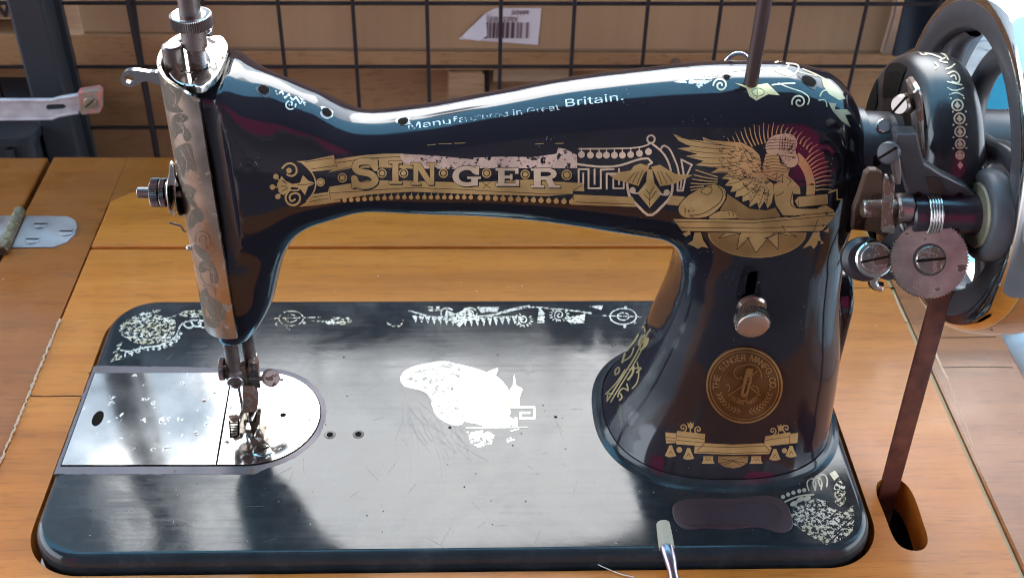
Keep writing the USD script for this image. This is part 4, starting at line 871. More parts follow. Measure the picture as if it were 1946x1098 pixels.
star = [(440, 880), (490, 838), (590, 845), (570, 960), (650, 880), (705, 985), (790, 880), (865, 960), (865, 842), (940, 838), (1000, 870)]
bells = U_(*[poly(S_, [(x - 25, 838), (x + 20, 838), (x + 38, 895), (x + 75, 950), (x + 28, 940), (x, 955), (x - 30, 938), (x - 75, 920), (x - 38, 895)]) for x in (290,)], poly(S_, [(1120, 835), (1165, 835), (1172, 890), (1195, 915), (1150, 925), (1120, 955), (1100, 930), (1040, 955), (1085, 895)]), poly(S_, [(178, 845), (230, 825), (238, 850), (200, 868)]), poly(S_, [(1190, 830), (1232, 800), (1228, 840)]), stroke(S_, [(1232, 552), (1288, 530), (1290, 600), (1325, 602)], 3, 0, 'square'))
wl = []
for a, b in (((140, 150), (480, 215)), ((170, 205), (520, 240)), ((230, 250), (540, 270)), ((230, 292), (560, 300)), ((300, 340), (600, 330)), ((400, 365), (600, 350)), ((420, 405), (600, 380)), ((480, 440), (640, 410)), ((510, 490), (640, 440)), ((560, 540), (680, 470)), ((600, 590), (720, 490)), ((660, 630), (740, 500)), ((730, 640), (770, 520)), ((780, 640), (800, 530)), ((330, 170), (560, 225)), ((600, 210), (720, 320)), ((620, 260), (690, 360))):
    m_ = ((a[0] + b[0]) / 2, (a[1] + b[1]) / 2 + 9); wl.append(stroke(S_, [a, m_, b], 1.05, 8))
rg = np.random.default_rng(5); scal = []
for _ in range(170):
    c = (rg.uniform(450, 800), rg.uniform(230, 600)); r = rg.uniform(7, 15)
    if abs((c[1] - 230) - (c[0] - 450) * .75) < 150: scal.append(stroke(S_, [(c[0] - r, c[1] - r * .5), (c[0] - r * .3, c[1] + r * .6), (c[0] + r, c[1] + r * .2)], 1.1, 6))
hl = [stroke(S_, [(778, y), (830, y - 8), (872 + (y - 280) * .6 if y > 300 else 990, y + 4)], 1.1, 6) for y in (180, 200, 222, 244, 296, 318, 340, 362, 384, 406)] + [stroke(S_, [(880 + 18 * k, 150 + 4 * k), (875 + 18 * k, 250)], .9, 0) for k in range(5)] + [stroke(S_, p, 1.2, 0) for p in ([(868, 282), (1022, 512)], [(770, 425), (900, 480)], [(820, 430), (860, 410), (845, 470)], [(860, 450), (900, 420), (895, 480)], [(925, 440), (960, 470), (935, 500)])] + [stroke(S_, [(925, 240), (960, 236)], 1.4, 0), stroke(S_, [(965, 300), (985, 305)], 1.4, 0)]
dl = U_(*wl, *hl, *scal, stroke(S_, [(320, 515), (390, 520), (380, 555), (330, 560), (312, 540), (340, 520)], 1.3), stroke(S_, [(432, 505), (468, 550), (455, 610), (400, 660), (330, 700), (230, 716)], 1.4), stroke(S_, [(480, 545), (492, 600), (440, 670), (360, 728)], 1.5), stroke(S_, [(970, 545), (968, 650), (1020, 664), (1150, 664)], 1.4), stroke(S_, [(838, 560), (846, 650), (890, 710), (1060, 708)], 1.4), stroke(S_, [(850, 575), (880, 565), (905, 545)], 1.3), *[stroke(S_, [(a, b), (a + 12, b + 16), (a + 6, b + 26)], 1.1, 6) for a, b in ((505, 690), (535, 695), (560, 705))],
        *[stroke(S_, p, 1.1, 0) for p in ([(130, 760), (700, 768), (1270, 715)], [(165, 802), (750, 808), (1215, 785)], [(108, 738), (700, 746), (1282, 690)], [(1150, 745), (1120, 830)], [(895, 790), (915, 826)], [(1010, 612), (1010, 656)])])
headw = head.difference(dl)
fig = U_(wing, dress, chest, slabp, haunch, paw, base_).difference(dl)
decal('sun_rays', U_(*rays, halo).difference(U_(wing, head, dress, chest, slabp).buffer(1.2)), on_body, GOLD, label='rays of the rising sun')
decal('figure_head', headw, on_body, foil('rubbed_head', (.58, .42, .25), wear=.48, scale=600.), off=.00018)
decal('winged_figure', fig.difference(head), on_body, GOLD, off=.00018, label='gilt winged reclining figure on a plinth')
hd = U_(*[stroke(S_, [(x, y), (x + 14, y + 5)], .8, 0) for x, y in rg.uniform((640, 440), (790, 600), (60, 2))], *[stroke(S_, [(x, y), (x + 6, y + 9)], .8, 0) for x, y in rg.uniform((880, 180), (990, 330), (40, 2))], *[stroke(S_, [(x, y), (x + 8, y + 6)], .9, 0) for x, y in rg.uniform((190, 650), (260, 725), (26, 2))])
decal('figure_hatching', hd.intersection(U_(wing, head, haunch)), on_body, plain('hatch_brown', (.07, .04, .02), .5), off=.00026, kind='stuff')
decal('figure_shading', U_(belly.difference(U_(wing, chest, haunch, paw, base_).buffer(.8))), on_body, GOLDD)
hz = U_(stroke(S_, [(a, b) for a, b in zip(355 * np.cos(aa) * .97 + 715, 838 - 182 * np.sin(aa) * .95)], 1.0, 60))
starp = unary_union([poly(S_, [star[k], star[k + 1], star[k + 2]]) for k in range(0, len(star) - 2, 2)] + [inner])
decal('half_sun', hemi.difference(U_(starp.buffer(.6).difference(starp.buffer(-.5)), base_.buffer(.8), hz)).difference(starp), on_body, GOLDD)
decal('half_sun_star', U_(starp.buffer(-.5), hemi.difference(poly(S_, np.c_[715 + 342 * np.cos(aa), 838 - 172 * np.sin(aa)])).difference(base_.buffer(.8)), bells), on_body, GOLD)
# ---- ribbon ornament low on the pillar
rb = U_(poly(B_, [(735, 815), (800, 810), (1000, 820), (1210, 810), (1268, 842), (1252, 885), (1000, 890), (728, 880)]), poly(B_, [(530, 735), (605, 742), (612, 724), (806, 746), (800, 830), (602, 818), (600, 808), (534, 812)]), poly(B_, [(1222, 762), (1395, 733), (1400, 745), (1452, 738), (1446, 808), (1392, 814), (1214, 834)]),
        spiral(B_, (652, 702), 7.5, 2.4, 1.2, PI * .4, -1), spiral(B_, (757, 716), 7.5, 2.4, 1.2, PI * .6, 1), spiral(B_, (1275, 724), 7.0, 2.3, 1.2, PI * .4, -1), spiral(B_, (1368, 706), 7.5, 2.4, 1.2, PI * .6, 1),
        *[poly(B_, [(x - 24, y - 22), (x - 8, y - 12), (x, y - 28), (x + 10, y - 12), (x + 24, y - 24), (x + 16, y + 14), (x, y + 24), (x - 18, y + 12)]) for x, y in ((705, 688), (1330, 704))], stroke(B_, [(703, 705), (703, 740)], 2, 0), stroke(B_, [(1318, 720), (1310, 750)], 2, 0),
        *[poly(B_, [(x - 10, y - 42), (x + 10, y - 42), (x + 26, y), (x + 40, y + 30), (x + 14, y + 38), (x - 14, y + 40), (x - 40, y + 28), (x - 26, y)]) for x, y in ((565, 868), (690, 886), (1290, 892), (1402, 870))], *[poly(B_, [(x - 34, y - 26), (x + 34, y - 26), (x + 34, y + 6), (x + 46, y + 28), (x - 46, y + 28), (x - 34, y + 6)]) for x, y in ((826, 925), (1160, 925))], dot(B_, (626, 856), 5.5), dot(B_, (1356, 862), 5))
rbl = U_(*[stroke(B_, p, 1.0, 0) for p in ([(612, 762), (800, 782)], [(612, 790), (800, 808)], [(605, 742), (602, 818)], [(735, 832), (1000, 838), (1220, 830)], [(745, 870), (1000, 880), (1250, 872)], [(800, 812), (750, 862)], [(1208, 812), (1255, 862)], [(1222, 790), (1390, 765)], [(1395, 745), (1390, 812)], [(535, 770), (600, 775)], [(540, 790), (600, 800)], [(790, 905), (860, 905)], [(1125, 905), (1195, 905)])], *[stroke(B_, [(x - 14, y + 20), (x, y - 6), (x + 14, y + 20)], .9, 0) for x, y in ((565, 868), (690, 886), (1290, 892), (1402, 870))], *[stroke(B_, [(x - 24, y + 10), (x - 10, y - 8), (x, y + 8), (x + 12, y - 8), (x + 24, y + 10)], .9, 0) for x, y in ((826, 925), (1160, 925))])
decal('ribbon_ornament', rb.difference(rbl), on_body, GOLD)
fan = poly(B_, [(895, 902), (1105, 900), (1100, 948), (1050, 975), (1000, 985), (940, 975), (895, 945)]).difference(U_(*[stroke(B_, p, 1.0, 0) for p in ([(900, 915), (1100, 950)], [(900, 950), (1095, 905)], [(940, 960), (1000, 935), (1060, 965)])]))
decal('fan_ornament', fan, on_body, GOLDD)
# ---- ornament up the pillar's left edge
P1 = U_(*[stroke(B_, p, w, 12) for p, w in (([(130, 510), (200, 400), (270, 290), (330, 190), (380, 90), (425, 20)], 3), ([(150, 525), (225, 400), (300, 280), (350, 190), (400, 90)], 2.6), ([(115, 470), (190, 390), (250, 300)], 2.2), ([(180, 330), (185, 300), (205, 285), (205, 320), (180, 335)], 3), ([(230, 250), (260, 170), (310, 110), (340, 60)], 3.6), ([(240, 240), (285, 210), (310, 150)], 2.6), ([(345, 130), (360, 90), (385, 60), (380, 110)], 4), ([(200, 490), (210, 455), (245, 430), (268, 445), (262, 400)], 2.8), ([(212, 512), (228, 490), (218, 468)], 3), ([(335, 250), (345, 320), (320, 410), (300, 430)], 2.6), ([(280, 300), (360, 292), (330, 320)], 3), ([(270, 370), (300, 330), (310, 280)], 4), ([(125, 520), (140, 465), (165, 470)], 2.4), ([(360, 160), (400, 120), (408, 85), (370, 110)], 4.4), ([(350, 20), (375, 0), (390, 40)], 3))])
decal('side_ornament', P1, on_body, foil('side_gilt', (.42, .33, .16), wear=.3))
# ---- top of the arm: leaf by the spool pin, scrolls, rubbed lettering
leaf = poly(T_, [(383, 414), (440, 428), (492, 424), (545, 415), (606, 476), (548, 470), (490, 502), (455, 480), (440, 440)]).difference(U_(stroke(T_, [(465, 455), (500, 440), (530, 460), (490, 480), (465, 455)], 1.2, 14), stroke(T_, [(495, 445), (492, 495)], .9, 0)))
sc = U_(spiral(T_, (312, 426), 14, 3.4, 1.5, PI, 1), spiral(T_, (702, 508), 14, 3.2, 1.4, PI * .9, 1), stroke(T_, [(568, 424), (620, 418), (680, 416)], 3, 8), stroke(T_, [(600, 415), (660, 440), (735, 470), (752, 490), (745, 520)], 2.2), stroke(T_, [(585, 312), (620, 305), (650, 320), (630, 345), (600, 335)], 3.2), stroke(T_, [(640, 318), (700, 335), (690, 360), (580, 350)], 3))
decal('leaf_ornament', leaf, on_body, foil('bright_gilt', (.78, .60, .30), wear=.15))
decal('scroll_ornament', sc, on_body, foil('pale_gold', (.66, .55, .38), wear=.25))
decal('faded_leaf', U_(poly(T_, [(80, 410), (180, 378), (240, 362), (330, 348), (272, 400), (205, 441), (182, 420)]), poly(T_, [(500, 345), (560, 335), (545, 350)]), poly(T_, [(330, 345), (420, 335), (440, 350), (350, 360)])), on_body, SILV)
ac = U_(poly(T_, [(812, 392), (852, 398), (905, 450), (932, 492), (900, 500), (850, 470), (822, 430)]), poly(T_, [(848, 512), (885, 515), (880, 545), (940, 545), (962, 570), (930, 572), (958, 634), (912, 602), (868, 552)]), stroke(T_, [(805, 480), (820, 455), (850, 450)], 2.6), stroke(T_, [(800, 500), (830, 500), (840, 530)], 2.2), stroke(T_, [(720, 345), (770, 365), (830, 395)], 3.2), stroke(T_, [(700, 360), (790, 380)], 2))
decal('acanthus_ornament', ac, on_body, foil('dull_acanthus', (.42, .36, .23), wear=.36))
zz_ = [(1370, 455), (1380, 470), (1400, 455), (1415, 488), (1435, 470), (1452, 500), (1470, 485), (1490, 515), (1505, 505)]
decal('head_scroll', U_(stroke(K(0, 0, 2.614), zz_, 3.4, 0), spiral(K(0, 0, 2.614), (1440, 520), 11, 3, 1.3, 0, 1), poly(K(0, 0, 2.614), [(1480, 480), (1520, 500), (1515, 530), (1500, 505)])), on_body, SILV)
decal('maker_lettering', letters_line(M_, 'Manufa', (330, 645), (620, 605), 12, bold=False), on_body, WHITEW, edge=6)
decal('maker_lettering', letters_line(M_, 'ctured in Great', (640, 602), (1080, 546), 11, bold=False), on_body, foil('ghost_lettering', (.62, .63, .60), wear=.76, metallic=.2, scale=420.), edge=6)
decal('maker_lettering', letters_line(M_, 'Britain.', (1112, 532), (1398, 498), 14, bold=False), on_body, WHITE, edge=6)
gl = [stroke(M_, p, 1.3, 0) for p in ([(425, 722), (465, 718)], [(480, 716), (545, 714)], [(560, 713), (612, 711)], [(960, 716), (1000, 713)], [(1060, 714), (1100, 712)])]
decal('gilt_line', U_(*gl), on_body, GOLD)
# ---- maker's badge: a curved brass disc with raised work
bc_ = (1414.3, 729.8); BR_ = 72.0
def bring(r0, r1): return Point(bc_).buffer(r1, 24).difference(Point(bc_).buffer(r0, 24))
BRASS = metal('brass_badge', (.215, .112, .048), .42, spot=(.10, .045, .02), spots=.25, scale=200); BRASSL = metal('rubbed_brass', (.54, .345, .165), .34, spots=.1, scale=200)
bdg = decal('maker_badge', Point(bc_).buffer(BR_, 40), on_body, BRASS, off=.0006, edge=8, label='round brass maker badge with raised lettering')
edge_px = np.array(Point(bc_).buffer(BR_, 32).exterior.coords)[:-1]; P, N, ok = on_body(edge_px, 0); nE = len(P)
EV = np.vstack([P - N * .0003, P + N * .0004, P + N * .0006]); i = np.arange(nE); i2 = (i + 1) % nE
obj('badge_edge', (EV, np.vstack([np.c_[a * nE + i, a * nE + i2, (a + 1) * nE + i2] for a in (0, 1)] + [np.c_[a * nE + i, (a + 1) * nE + i2, (a + 1) * nE + i] for a in (0, 1)])), BRASSL, bdg, smooth=True)
decal('badge_rim', U_(bring(68.5, 72), bring(63.5, 65.2)), on_body, BRASSL, bdg, off=.00095, edge=8)
def ring_text(txt, r, a0, a1, h, inside=False):
    out = []; n_ = len(txt)
    for k, ch in enumerate(txt):
        if ch == ' ': continue
        a_ = math.radians(a0 + (a1 - a0) * (k + .5) / n_)
        g = flat_text(ch, 1.0, True); x0, y0, x1, y1 = g.bounds; g = affinity.translate(g, -(x0 + x1) / 2, -.5); g = affinity.scale(g, h * .92, -h, origin=(0, 0))
        rot = math.degrees(math.pi / 2 - a_) if not inside else math.degrees(-math.pi / 2 - a_)
        g = affinity.rotate(g, rot, origin=(0, 0)); out.append(affinity.translate(g, bc_[0] + r * math.cos(a_), bc_[1] - r * math.sin(a_)))
    return unary_union(out)
decal('badge_lettering', ring_text('THE SINGER MANFG.CO.', 53.5, 188, -14, 12.0), on_body, BRASSL, bdg, off=.00095, edge=7)
decal('badge_lettering', ring_text('TRADE MARK', 33, 222, 318, 6.5, True), on_body, BRASSL, bdg, off=.0009, edge=7)
shut = LineString([B_([(1075, 458)])[0], B_([(1108, 300)])[0]]).buffer(6.6, quad_segs=5)
shut = U_(shut, poly(B_, [(1085, 300), (1135, 276), (1132, 320), (1120, 400)]))
decal('badge_shuttle', shut.difference(LineString([B_([(1080, 445)])[0], B_([(1103, 350)])[0]]).buffer(2.6)), on_body, BRASSL, bdg, off=.0012, edge=6)
decal('badge_needles', U_(stroke(B_, [(965, 470), (1040, 420), (1130, 330), (1165, 300)], 1.9, 0), stroke(B_, [(1185, 468), (1130, 425), (1050, 340)], 1.9, 0), stroke(B_, [(1075, 258), (1020, 280), (1005, 320), (1030, 350), (1060, 352)], 1.7), stroke(B_, [(1075, 258), (1150, 262), (1190, 310), (1195, 345)], 1.7), stroke(B_, [(948, 405), (965, 395), (975, 415), (965, 440)], 1.7), stroke(B_, [(1130, 400), (1165, 415), (1175, 450), (1130, 495)], 1.7), stroke(B_, [(1030, 488), (1045, 505), (1030, 520)], 1.7, 6), stroke(B_, [(1095, 488), (1085, 505), (1098, 520)], 1.7, 6), stroke(B_, [(1045, 505), (1085, 505)], 1.7, 0)), on_body, BRASSL, bdg, off=.00095, edge=6)
wr = []
for k in range(8):
    for sgn in (-1, 1):
        a_ = math.radians(-90 + sgn * (10 + 8.2 * k)); c0 = np.array([bc_[0] + 50 * math.cos(a_), bc_[1] - 50 * math.sin(a_)]); d_ = np.array([sgn * math.sin(-a_) * 1.0, -sgn * math.cos(a_) * -1.0])
        t_ = np.array([-math.sin(a_), -math.cos(a_)]) * sgn; nrm_ = np.array([math.cos(a_), -math.sin(a_)])
        for s2 in (-1, 1): wr.append(LineString([c0, c0 + t_ * 5 + nrm_ * 4.4 * s2]).buffer(1.25))
decal('badge_wreath', unary_union(wr), on_body, BRASSL, bdg, off=.0009, edge=7)

# ---- drum band
from_drum = on_mesh(trimesh.Trimesh(np.array(UsdGeom.Mesh(drum).GetPointsAttr().Get()), np.array(UsdGeom.Mesh(drum).GetFaceVertexIndicesAttr().Get()).reshape(-1, 3), process=False))
D_ = K(1590, 0, 3.329); dg = []
for c, r in (((763, 668), 11.8), ((776, 752), 11.5), ((779, 834), 11), ((780, 912), 10.2), ((779, 982), 9)):
    dg += [ring_(D_, c, r - 1.6, 3.2), poly(D_, [(c[0] - 2, c[1] - 24), (c[0] + 20, c[1] + 4), (c[0], c[1] + 24), (c[0] - 20, c[1] + 2)])]
    dg += [dot(D_, (c[0] - 42, c[1] - 42), 1.9), dot(D_, (c[0] + 40, c[1] - 44), 1.9)]
dg += [poly(D_, [(780, 1020), (800, 1046), (780, 1072), (762, 1046)])]
dgw = [stroke(D_, p, w, 12) for p, w in (([(705, 470), (740, 455), (775, 490), (770, 525), (730, 520)], 3), ([(690, 440), (720, 430), (745, 410)], 3), ([(700, 520), (740, 530), (790, 540)], 2.6), ([(700, 560), (740, 575), (800, 560)], 2.6), ([(715, 600), (760, 590), (800, 610)], 2.6), ([(500, 325), (560, 315), (620, 325), (680, 345), (705, 380)], 3), ([(560, 340), (610, 350), (660, 370)], 3), ([(620, 400), (640, 420), (625, 435)], 3), ([(520, 330), (545, 350), (580, 345)], 2.4), ([(660, 340), (690, 365), (650, 385), (700, 400)], 2.6), ([(720, 490), (745, 480), (755, 505)], 2.6))]
decal('drum_rings', U_(*dg), from_drum, foil('drum_gilt', (.72, .50, .34), wear=.2), drum, off=.0002, edge=6)
decal('drum_scrolls', U_(*dgw), from_drum, foil('drum_gilt_worn', (.66, .56, .42), wear=.4), drum, off=.0002, edge=6)

# ---- bed: back border, corners, rubbed medallion
E_ = K(500, 560, 2.63); eb_ = []
for k in range(18):
    x = 745 + 31 * k; yb = 108 + 6 * math.sin((x - 745) / 560 * PI); h_ = 34 + 16 * math.sin((x - 745) / 560 * PI)
    eb_.append(poly(E_, [(x, yb - 4), (x + 29, yb - 4), (x + 18, yb + h_ * .9)]))
eb_ += [stroke(E_, [(730, 80), (800, 100), (900, 122), (980, 128), (1080, 118), (1200, 90), (1280, 70), (1340, 62), (1420, 66), (1560, 80), (1640, 92)], 2.6, 40), stroke(E_, [(1060, 108), (1150, 98), (1240, 72), (1330, 55)], 2.4), poly(E_, [(905, 120), (915, 75), (960, 95), (985, 85), (1010, 65), (1050, 80), (1062, 120), (1020, 125), (980, 162), (945, 128)]),
        poly(E_, [(1065, 60), (1180, 62), (1170, 85), (1090, 90)]), stroke(E_, [(895, 110), (890, 80), (915, 66), (945, 75)], 3), stroke(E_, [(1005, 75), (1035, 66), (1065, 80), (1065, 105)], 3)]
for c, r in (((1300, 126), 13), ((1480, 100), 13)):
    eb_ += [spiral(E_, c, r * .8, 2.2, 1.5, PI / 2, 1)] + [stroke(E_, [(c[0] + 38 * math.cos(a_) , c[1] + 26 * math.sin(a_)), (c[0] + 48 * math.cos(a_), c[1] + 33 * math.sin(a_))], 2.2, 0) for a_ in np.linspace(-.6, PI + 1.2, 13)]
def ell(c, rx, ry, w): return affinity.scale(Point(E_([c])[0]).buffer(1, 16), rx, ry).difference(affinity.scale(Point(E_([c])[0]).buffer(1, 16), rx - w, ry - w))
eb_ += [ell((1800, 108), 26, 16, 2), ell((1800, 108), 12, 8, 2), stroke(E_, [(1700, 104), (1890, 110)], 1.6, 0), dot(E_, (1808, 158), 3), dot(E_, (1812, 65), 3), dot(E_, (1740, 128), 2.4), dot(E_, (1860, 140), 2.4), poly(E_, [(1380, 60), (1410, 95), (1405, 140), (1370, 140), (1375, 100)]), poly(E_, [(1500, 118), (1610, 95), (1605, 140), (1540, 145)]), poly(E_, [(1630, 58), (1700, 52), (1690, 75)])]
eb2 = [ell((140, 118), 24, 15, 2), ell((140, 118), 12, 8, 2), stroke(E_, [(40, 118), (290, 112)], 1.8, 0), dot(E_, (125, 170), 3.4), dot(E_, (205, 142), 3), dot(E_, (68, 145), 3), poly(E_, [(240, 128), (330, 130), (345, 112), (430, 112), (445, 130), (420, 150), (330, 148)]), stroke(E_, [(620, 140), (650, 155), (690, 150), (698, 128)], 3), poly(E_, [(820, 60), (880, 58), (900, 80), (830, 82)])]
decal('border_ornament', U_(*eb_), on_bed, SILV, edge=40); decal('border_ornament', U_(*eb2), on_bed, SILVW, edge=40)
C_ = K(0, 380, 2.614)
cl_l = U_(poly(C_, [(590, 640), (615, 605), (660, 580), (740, 560), (800, 575), (865, 590), (870, 650), (842, 700), (775, 712), (700, 715), (640, 695)], 40), poly(C_, [(545, 805), (580, 760), (610, 770), (600, 790)]), poly(C_, [(560, 760), (580, 720), (610, 700), (590, 750)]), poly(C_, [(850, 580), (920, 550), (1000, 545), (1010, 575), (960, 585), (900, 575)]), poly(C_, [(690, 570), (720, 550), (800, 545), (780, 565)]))
decal('corner_shell', cl_l, on_bed, SILVW, edge=40, label='worn shell ornament in the back left corner')
pet = [stroke(C_, [(x, y), (x + dx, y + dy), (x + dx * 2.1, y + dy * .5), (x + 40, y - 20)], 3.0, 10) for x, y, dx, dy in ((620, 775, 12, -25), (655, 770, 12, -28), (690, 755, 12, -28))] + [stroke(C_, [(600, 745), (640, 752), (700, 735), (780, 725), (840, 700), (880, 665), (895, 625), (940, 600), (1010, 600)], 3.2, 40)] + [dot(C_, c, r) for c, r in (((735, 742), 2.6), ((762, 740), 2.8), ((790, 735), 4), ((820, 726), 4.2), ((850, 713), 4.6), ((872, 698), 4), ((886, 681), 3.6), ((898, 661), 3.2))] + [stroke(C_, [(x, y), (x + 20, y + 22), (x + 45, y + 18), (x + 40, y - 12)], 3.2, 10) for x, y in ((910, 612), (950, 605), (985, 610))]
decal('corner_chain', U_(*pet), on_bed, SILV, edge=40)
F_ = K(1250, 680, 2.626)
cr_ = U_(poly(F_, [(650, 780), (690, 732), (790, 700), (850, 715), (870, 745), (920, 770), (975, 735), (982, 800), (970, 870), (900, 915), (840, 930), (780, 900), (720, 860), (670, 822)]), poly(F_, [(880, 640), (905, 600), (935, 640), (940, 720), (910, 740), (885, 720)])).difference(U_(stroke(F_, [(860, 795), (930, 735)], 3, 0), stroke(F_, [(880, 880), (980, 790)], 3, 0), stroke(F_, [(850, 925), (920, 860)], 3, 0)))
decal('corner_shell', cr_, on_bed, SILVW, edge=40, label='flaking shell ornament in the front right corner')
decal('corner_chain', U_(*[dot(F_, c, 4) for c in ((625, 692), (651, 680), (677, 671), (706, 663), (731, 658))], stroke(F_, [(636, 716), (700, 690), (778, 680)], 3.2), *[stroke(F_, [(x, y), (x - 6, y - 48), (x + 14, y - 60), (x + 32, y - 40), (x + 30, y)], 2.6, 14) for x, y in ((755, 660), (785, 655), (812, 640))], poly(F_, [(855, 575), (885, 560), (905, 590), (880, 610)]), *[affinity.rotate(affinity.scale(dot(F_, c, 6), 1.3, .75), -25) for c in ((680, 725), (712, 705), (745, 700))]), on_bed, foil('corner_silver', (.56, .53, .42), wear=.35, metallic=.5), edge=40)
N_ = K(650, 560, 2.0415)
med = U_(poly(N_, [(240, 325), (270, 290), (300, 278), (340, 268), (380, 265), (420, 265), (460, 270), (500, 280), (532, 290), (560, 300), (580, 292), (606, 281), (604, 296), (596, 312), (622, 334), (642, 360), (656, 392), (662, 425), (650, 440), (656, 455), (648, 470), (668, 484), (680, 500), (640, 512), (600, 514), (560, 512), (520, 500), (470, 490), (420, 486), (395, 480), (370, 440), (350, 385), (300, 352), (250, 345)]), poly(N_, [(668, 304), (675, 350), (701, 365), (688, 400), (690, 430), (660, 430), (650, 370), (663, 350)]), stroke(N_, [(640, 436), (746, 436), (746, 478), (692, 478), (692, 457), (726, 457)], 4.0, 0, 'square'), stroke(N_, [(482, 516), (720, 513)], 1.6, 0), poly(N_, [(670, 475), (680, 475), (680, 512), (660, 512)]))
MEDW = foil('rubbed_medallion', (.66, .64, .57), wear=.48, metallic=.6, rough=.34, scale=420., soft=.07, col2=(.55, .50, .40))
medl = poly(N_, [(225, 320), (265, 282), (345, 262), (430, 262), (470, 300), (440, 380), (470, 450), (470, 500), (395, 492), (355, 450), (335, 390), (280, 365), (235, 350)], 40)
decal('bed_medallion', med.difference(medl), on_bed, MEDW, edge=40, label='rubbed pale medallion in the middle of the bed')
decal('medallion_wear', medl, on_bed, foil('flaked_medallion', (.62, .60, .54), wear=.68, metallic=.6, rough=.36, scale=300., soft=.14), edge=40)
decal('medallion_band', poly(N_, [(555, 325), (590, 318), (630, 360), (658, 425), (640, 430), (610, 380), (580, 360)]), on_bed, foil('medallion_beige', (.50, .42, .30), wear=.45, metallic=.5, scale=380.), off=.0002, edge=40)
decal('bed_medallion', U_(poly(N_, [(482, 530), (560, 525), (592, 545), (580, 580), (530, 592), (500, 575)]), spiral(N_, (652, 562), 7, 3, 1.3, 0, 1), stroke(N_, [(620, 545), (650, 530), (685, 520)], 2)), on_bed, foil('medallion_scroll', (.64, .62, .58), wear=.72, metallic=.7, rough=.3, scale=160.), edge=40)
# scratches on the bed
rg = np.random.default_rng(11); scr = []
for _ in range(64):
    x, y = rg.uniform(760, 880), rg.uniform(735, 850); a_ = rg.normal(1.05, .35); l_ = rg.uniform(20, 80); b_ = rg.normal(0, .1)
    scr.append(LineString([(x, y), (x + l_ * .5 * math.cos(a_), y + l_ * .5 * math.sin(a_)), (x + l_ * math.cos(a_ + b_), y + l_ * math.sin(a_ + b_))]).buffer(rg.uniform(.16, .34)))
for _ in range(40):
    x, y = rg.uniform(250, 1200), rg.uniform(650, 1030); a_ = rg.uniform(0, PI); l_ = rg.uniform(6, 40)
    scr.append(LineString([(x, y), (x + l_ * math.cos(a_), y + l_ * math.sin(a_))]).buffer(rg.uniform(.22, .45)))
decal('scratches', unary_union(scr), on_bed, plain('scratch_fine', (.06, .065, .07), .30), off=.00006, edge=60, kind='stuff')
chips = [Point(rg.uniform(160, 1600), rg.uniform(600, 1035)).buffer(rg.uniform(.5, 1.6), 3) for _ in range(110)]
decal('paint_chips', unary_union(chips), on_bed, plain('chip_dark', (.02, .018, .018), .8, 0, specular_ior_level=.1), off=.00007, edge=60, kind='stuff')
chips = [Point(rg.uniform(160, 1600), rg.uniform(880, 1035)).buffer(rg.uniform(.4, 1.2), 3) for _ in range(90)]
decal('dust_specks', unary_union(chips), on_bed, plain('dust', (.42, .42, .42), .8), off=.00008, edge=60, kind='stuff')
# ---- engraved leaves of the face plate: stippled dark ground around bright scrolls
fpm = UsdGeom.Mesh(fpl); from_face = on_mesh(trimesh.Trimesh(np.array(fpm.GetPointsAttr().Get()), np.array(fpm.GetFaceVertexIndicesAttr().Get()).reshape(-1, 3), process=False))
G_ = K(280, 120, 2.033)
eng = [[(72, 82), (110, 68), (125, 80), (130, 130), (120, 170), (140, 185), (82, 186), (70, 140)], [(100, 205), (150, 200), (160, 215), (135, 235), (150, 250), (165, 300), (150, 305), (130, 270), (105, 290), (95, 250)], [(110, 330), (160, 310), (178, 360), (185, 420), (160, 410), (140, 440), (125, 400)], [(140, 470), (190, 500), (180, 512), (195, 560), (165, 545), (150, 510)], [(165, 585), (200, 560), (215, 610), (190, 620), (170, 640)], [(180, 700), (230, 730), (245, 745), (240, 760), (200, 745)], [(200, 775), (245, 765), (262, 790), (270, 850), (250, 850), (235, 800), (210, 810)], [(210, 880), (225, 868), (240, 900), (262, 910), (285, 930), (300, 985), (270, 1000), (235, 960)], [(222, 985), (280, 1015), (250, 1022)]]
ge = unary_union([poly(G_, p, 24) for p in eng]).difference(U_(*[stroke(G_, p, 2.0, 14) for p in ([(90, 100), (110, 130), (100, 170)], [(115, 230), (140, 260), (120, 300)], [(130, 340), (150, 380), (145, 430)], [(150, 320), (170, 370)], [(220, 900), (260, 940), (280, 990)], [(215, 780), (250, 800), (255, 850)], [(150, 480), (180, 530)])]))
gl2 = U_(*[stroke(G_, p, .9, 16) for p in ([(185, 690), (190, 660), (215, 650), (240, 670), (240, 710)], [(200, 690), (205, 670), (222, 668), (228, 690)], [(140, 520), (185, 520)], [(150, 500), (175, 495), (160, 540)], [(100, 250), (115, 270), (100, 300)], [(205, 815), (225, 850), (260, 870), (262, 900)], [(215, 860), (240, 855)], [(225, 700), (235, 720)], [(170, 570), (190, 590), (180, 610)], [(210, 935), (240, 960), (235, 1000)])])
STIP = foil('stippled_ground', (.13, .10, .072), wear=.58, scale=1100., metallic=.2, rough=.6)
decal('engraved_ground', ge, from_face, STIP, fpl, off=.00008, edge=8, kind='stuff')
decal('engraved_lines', gl2, from_face, plain('engraved_dark', (.07, .05, .035), .6), fpl, off=.0001, edge=8)

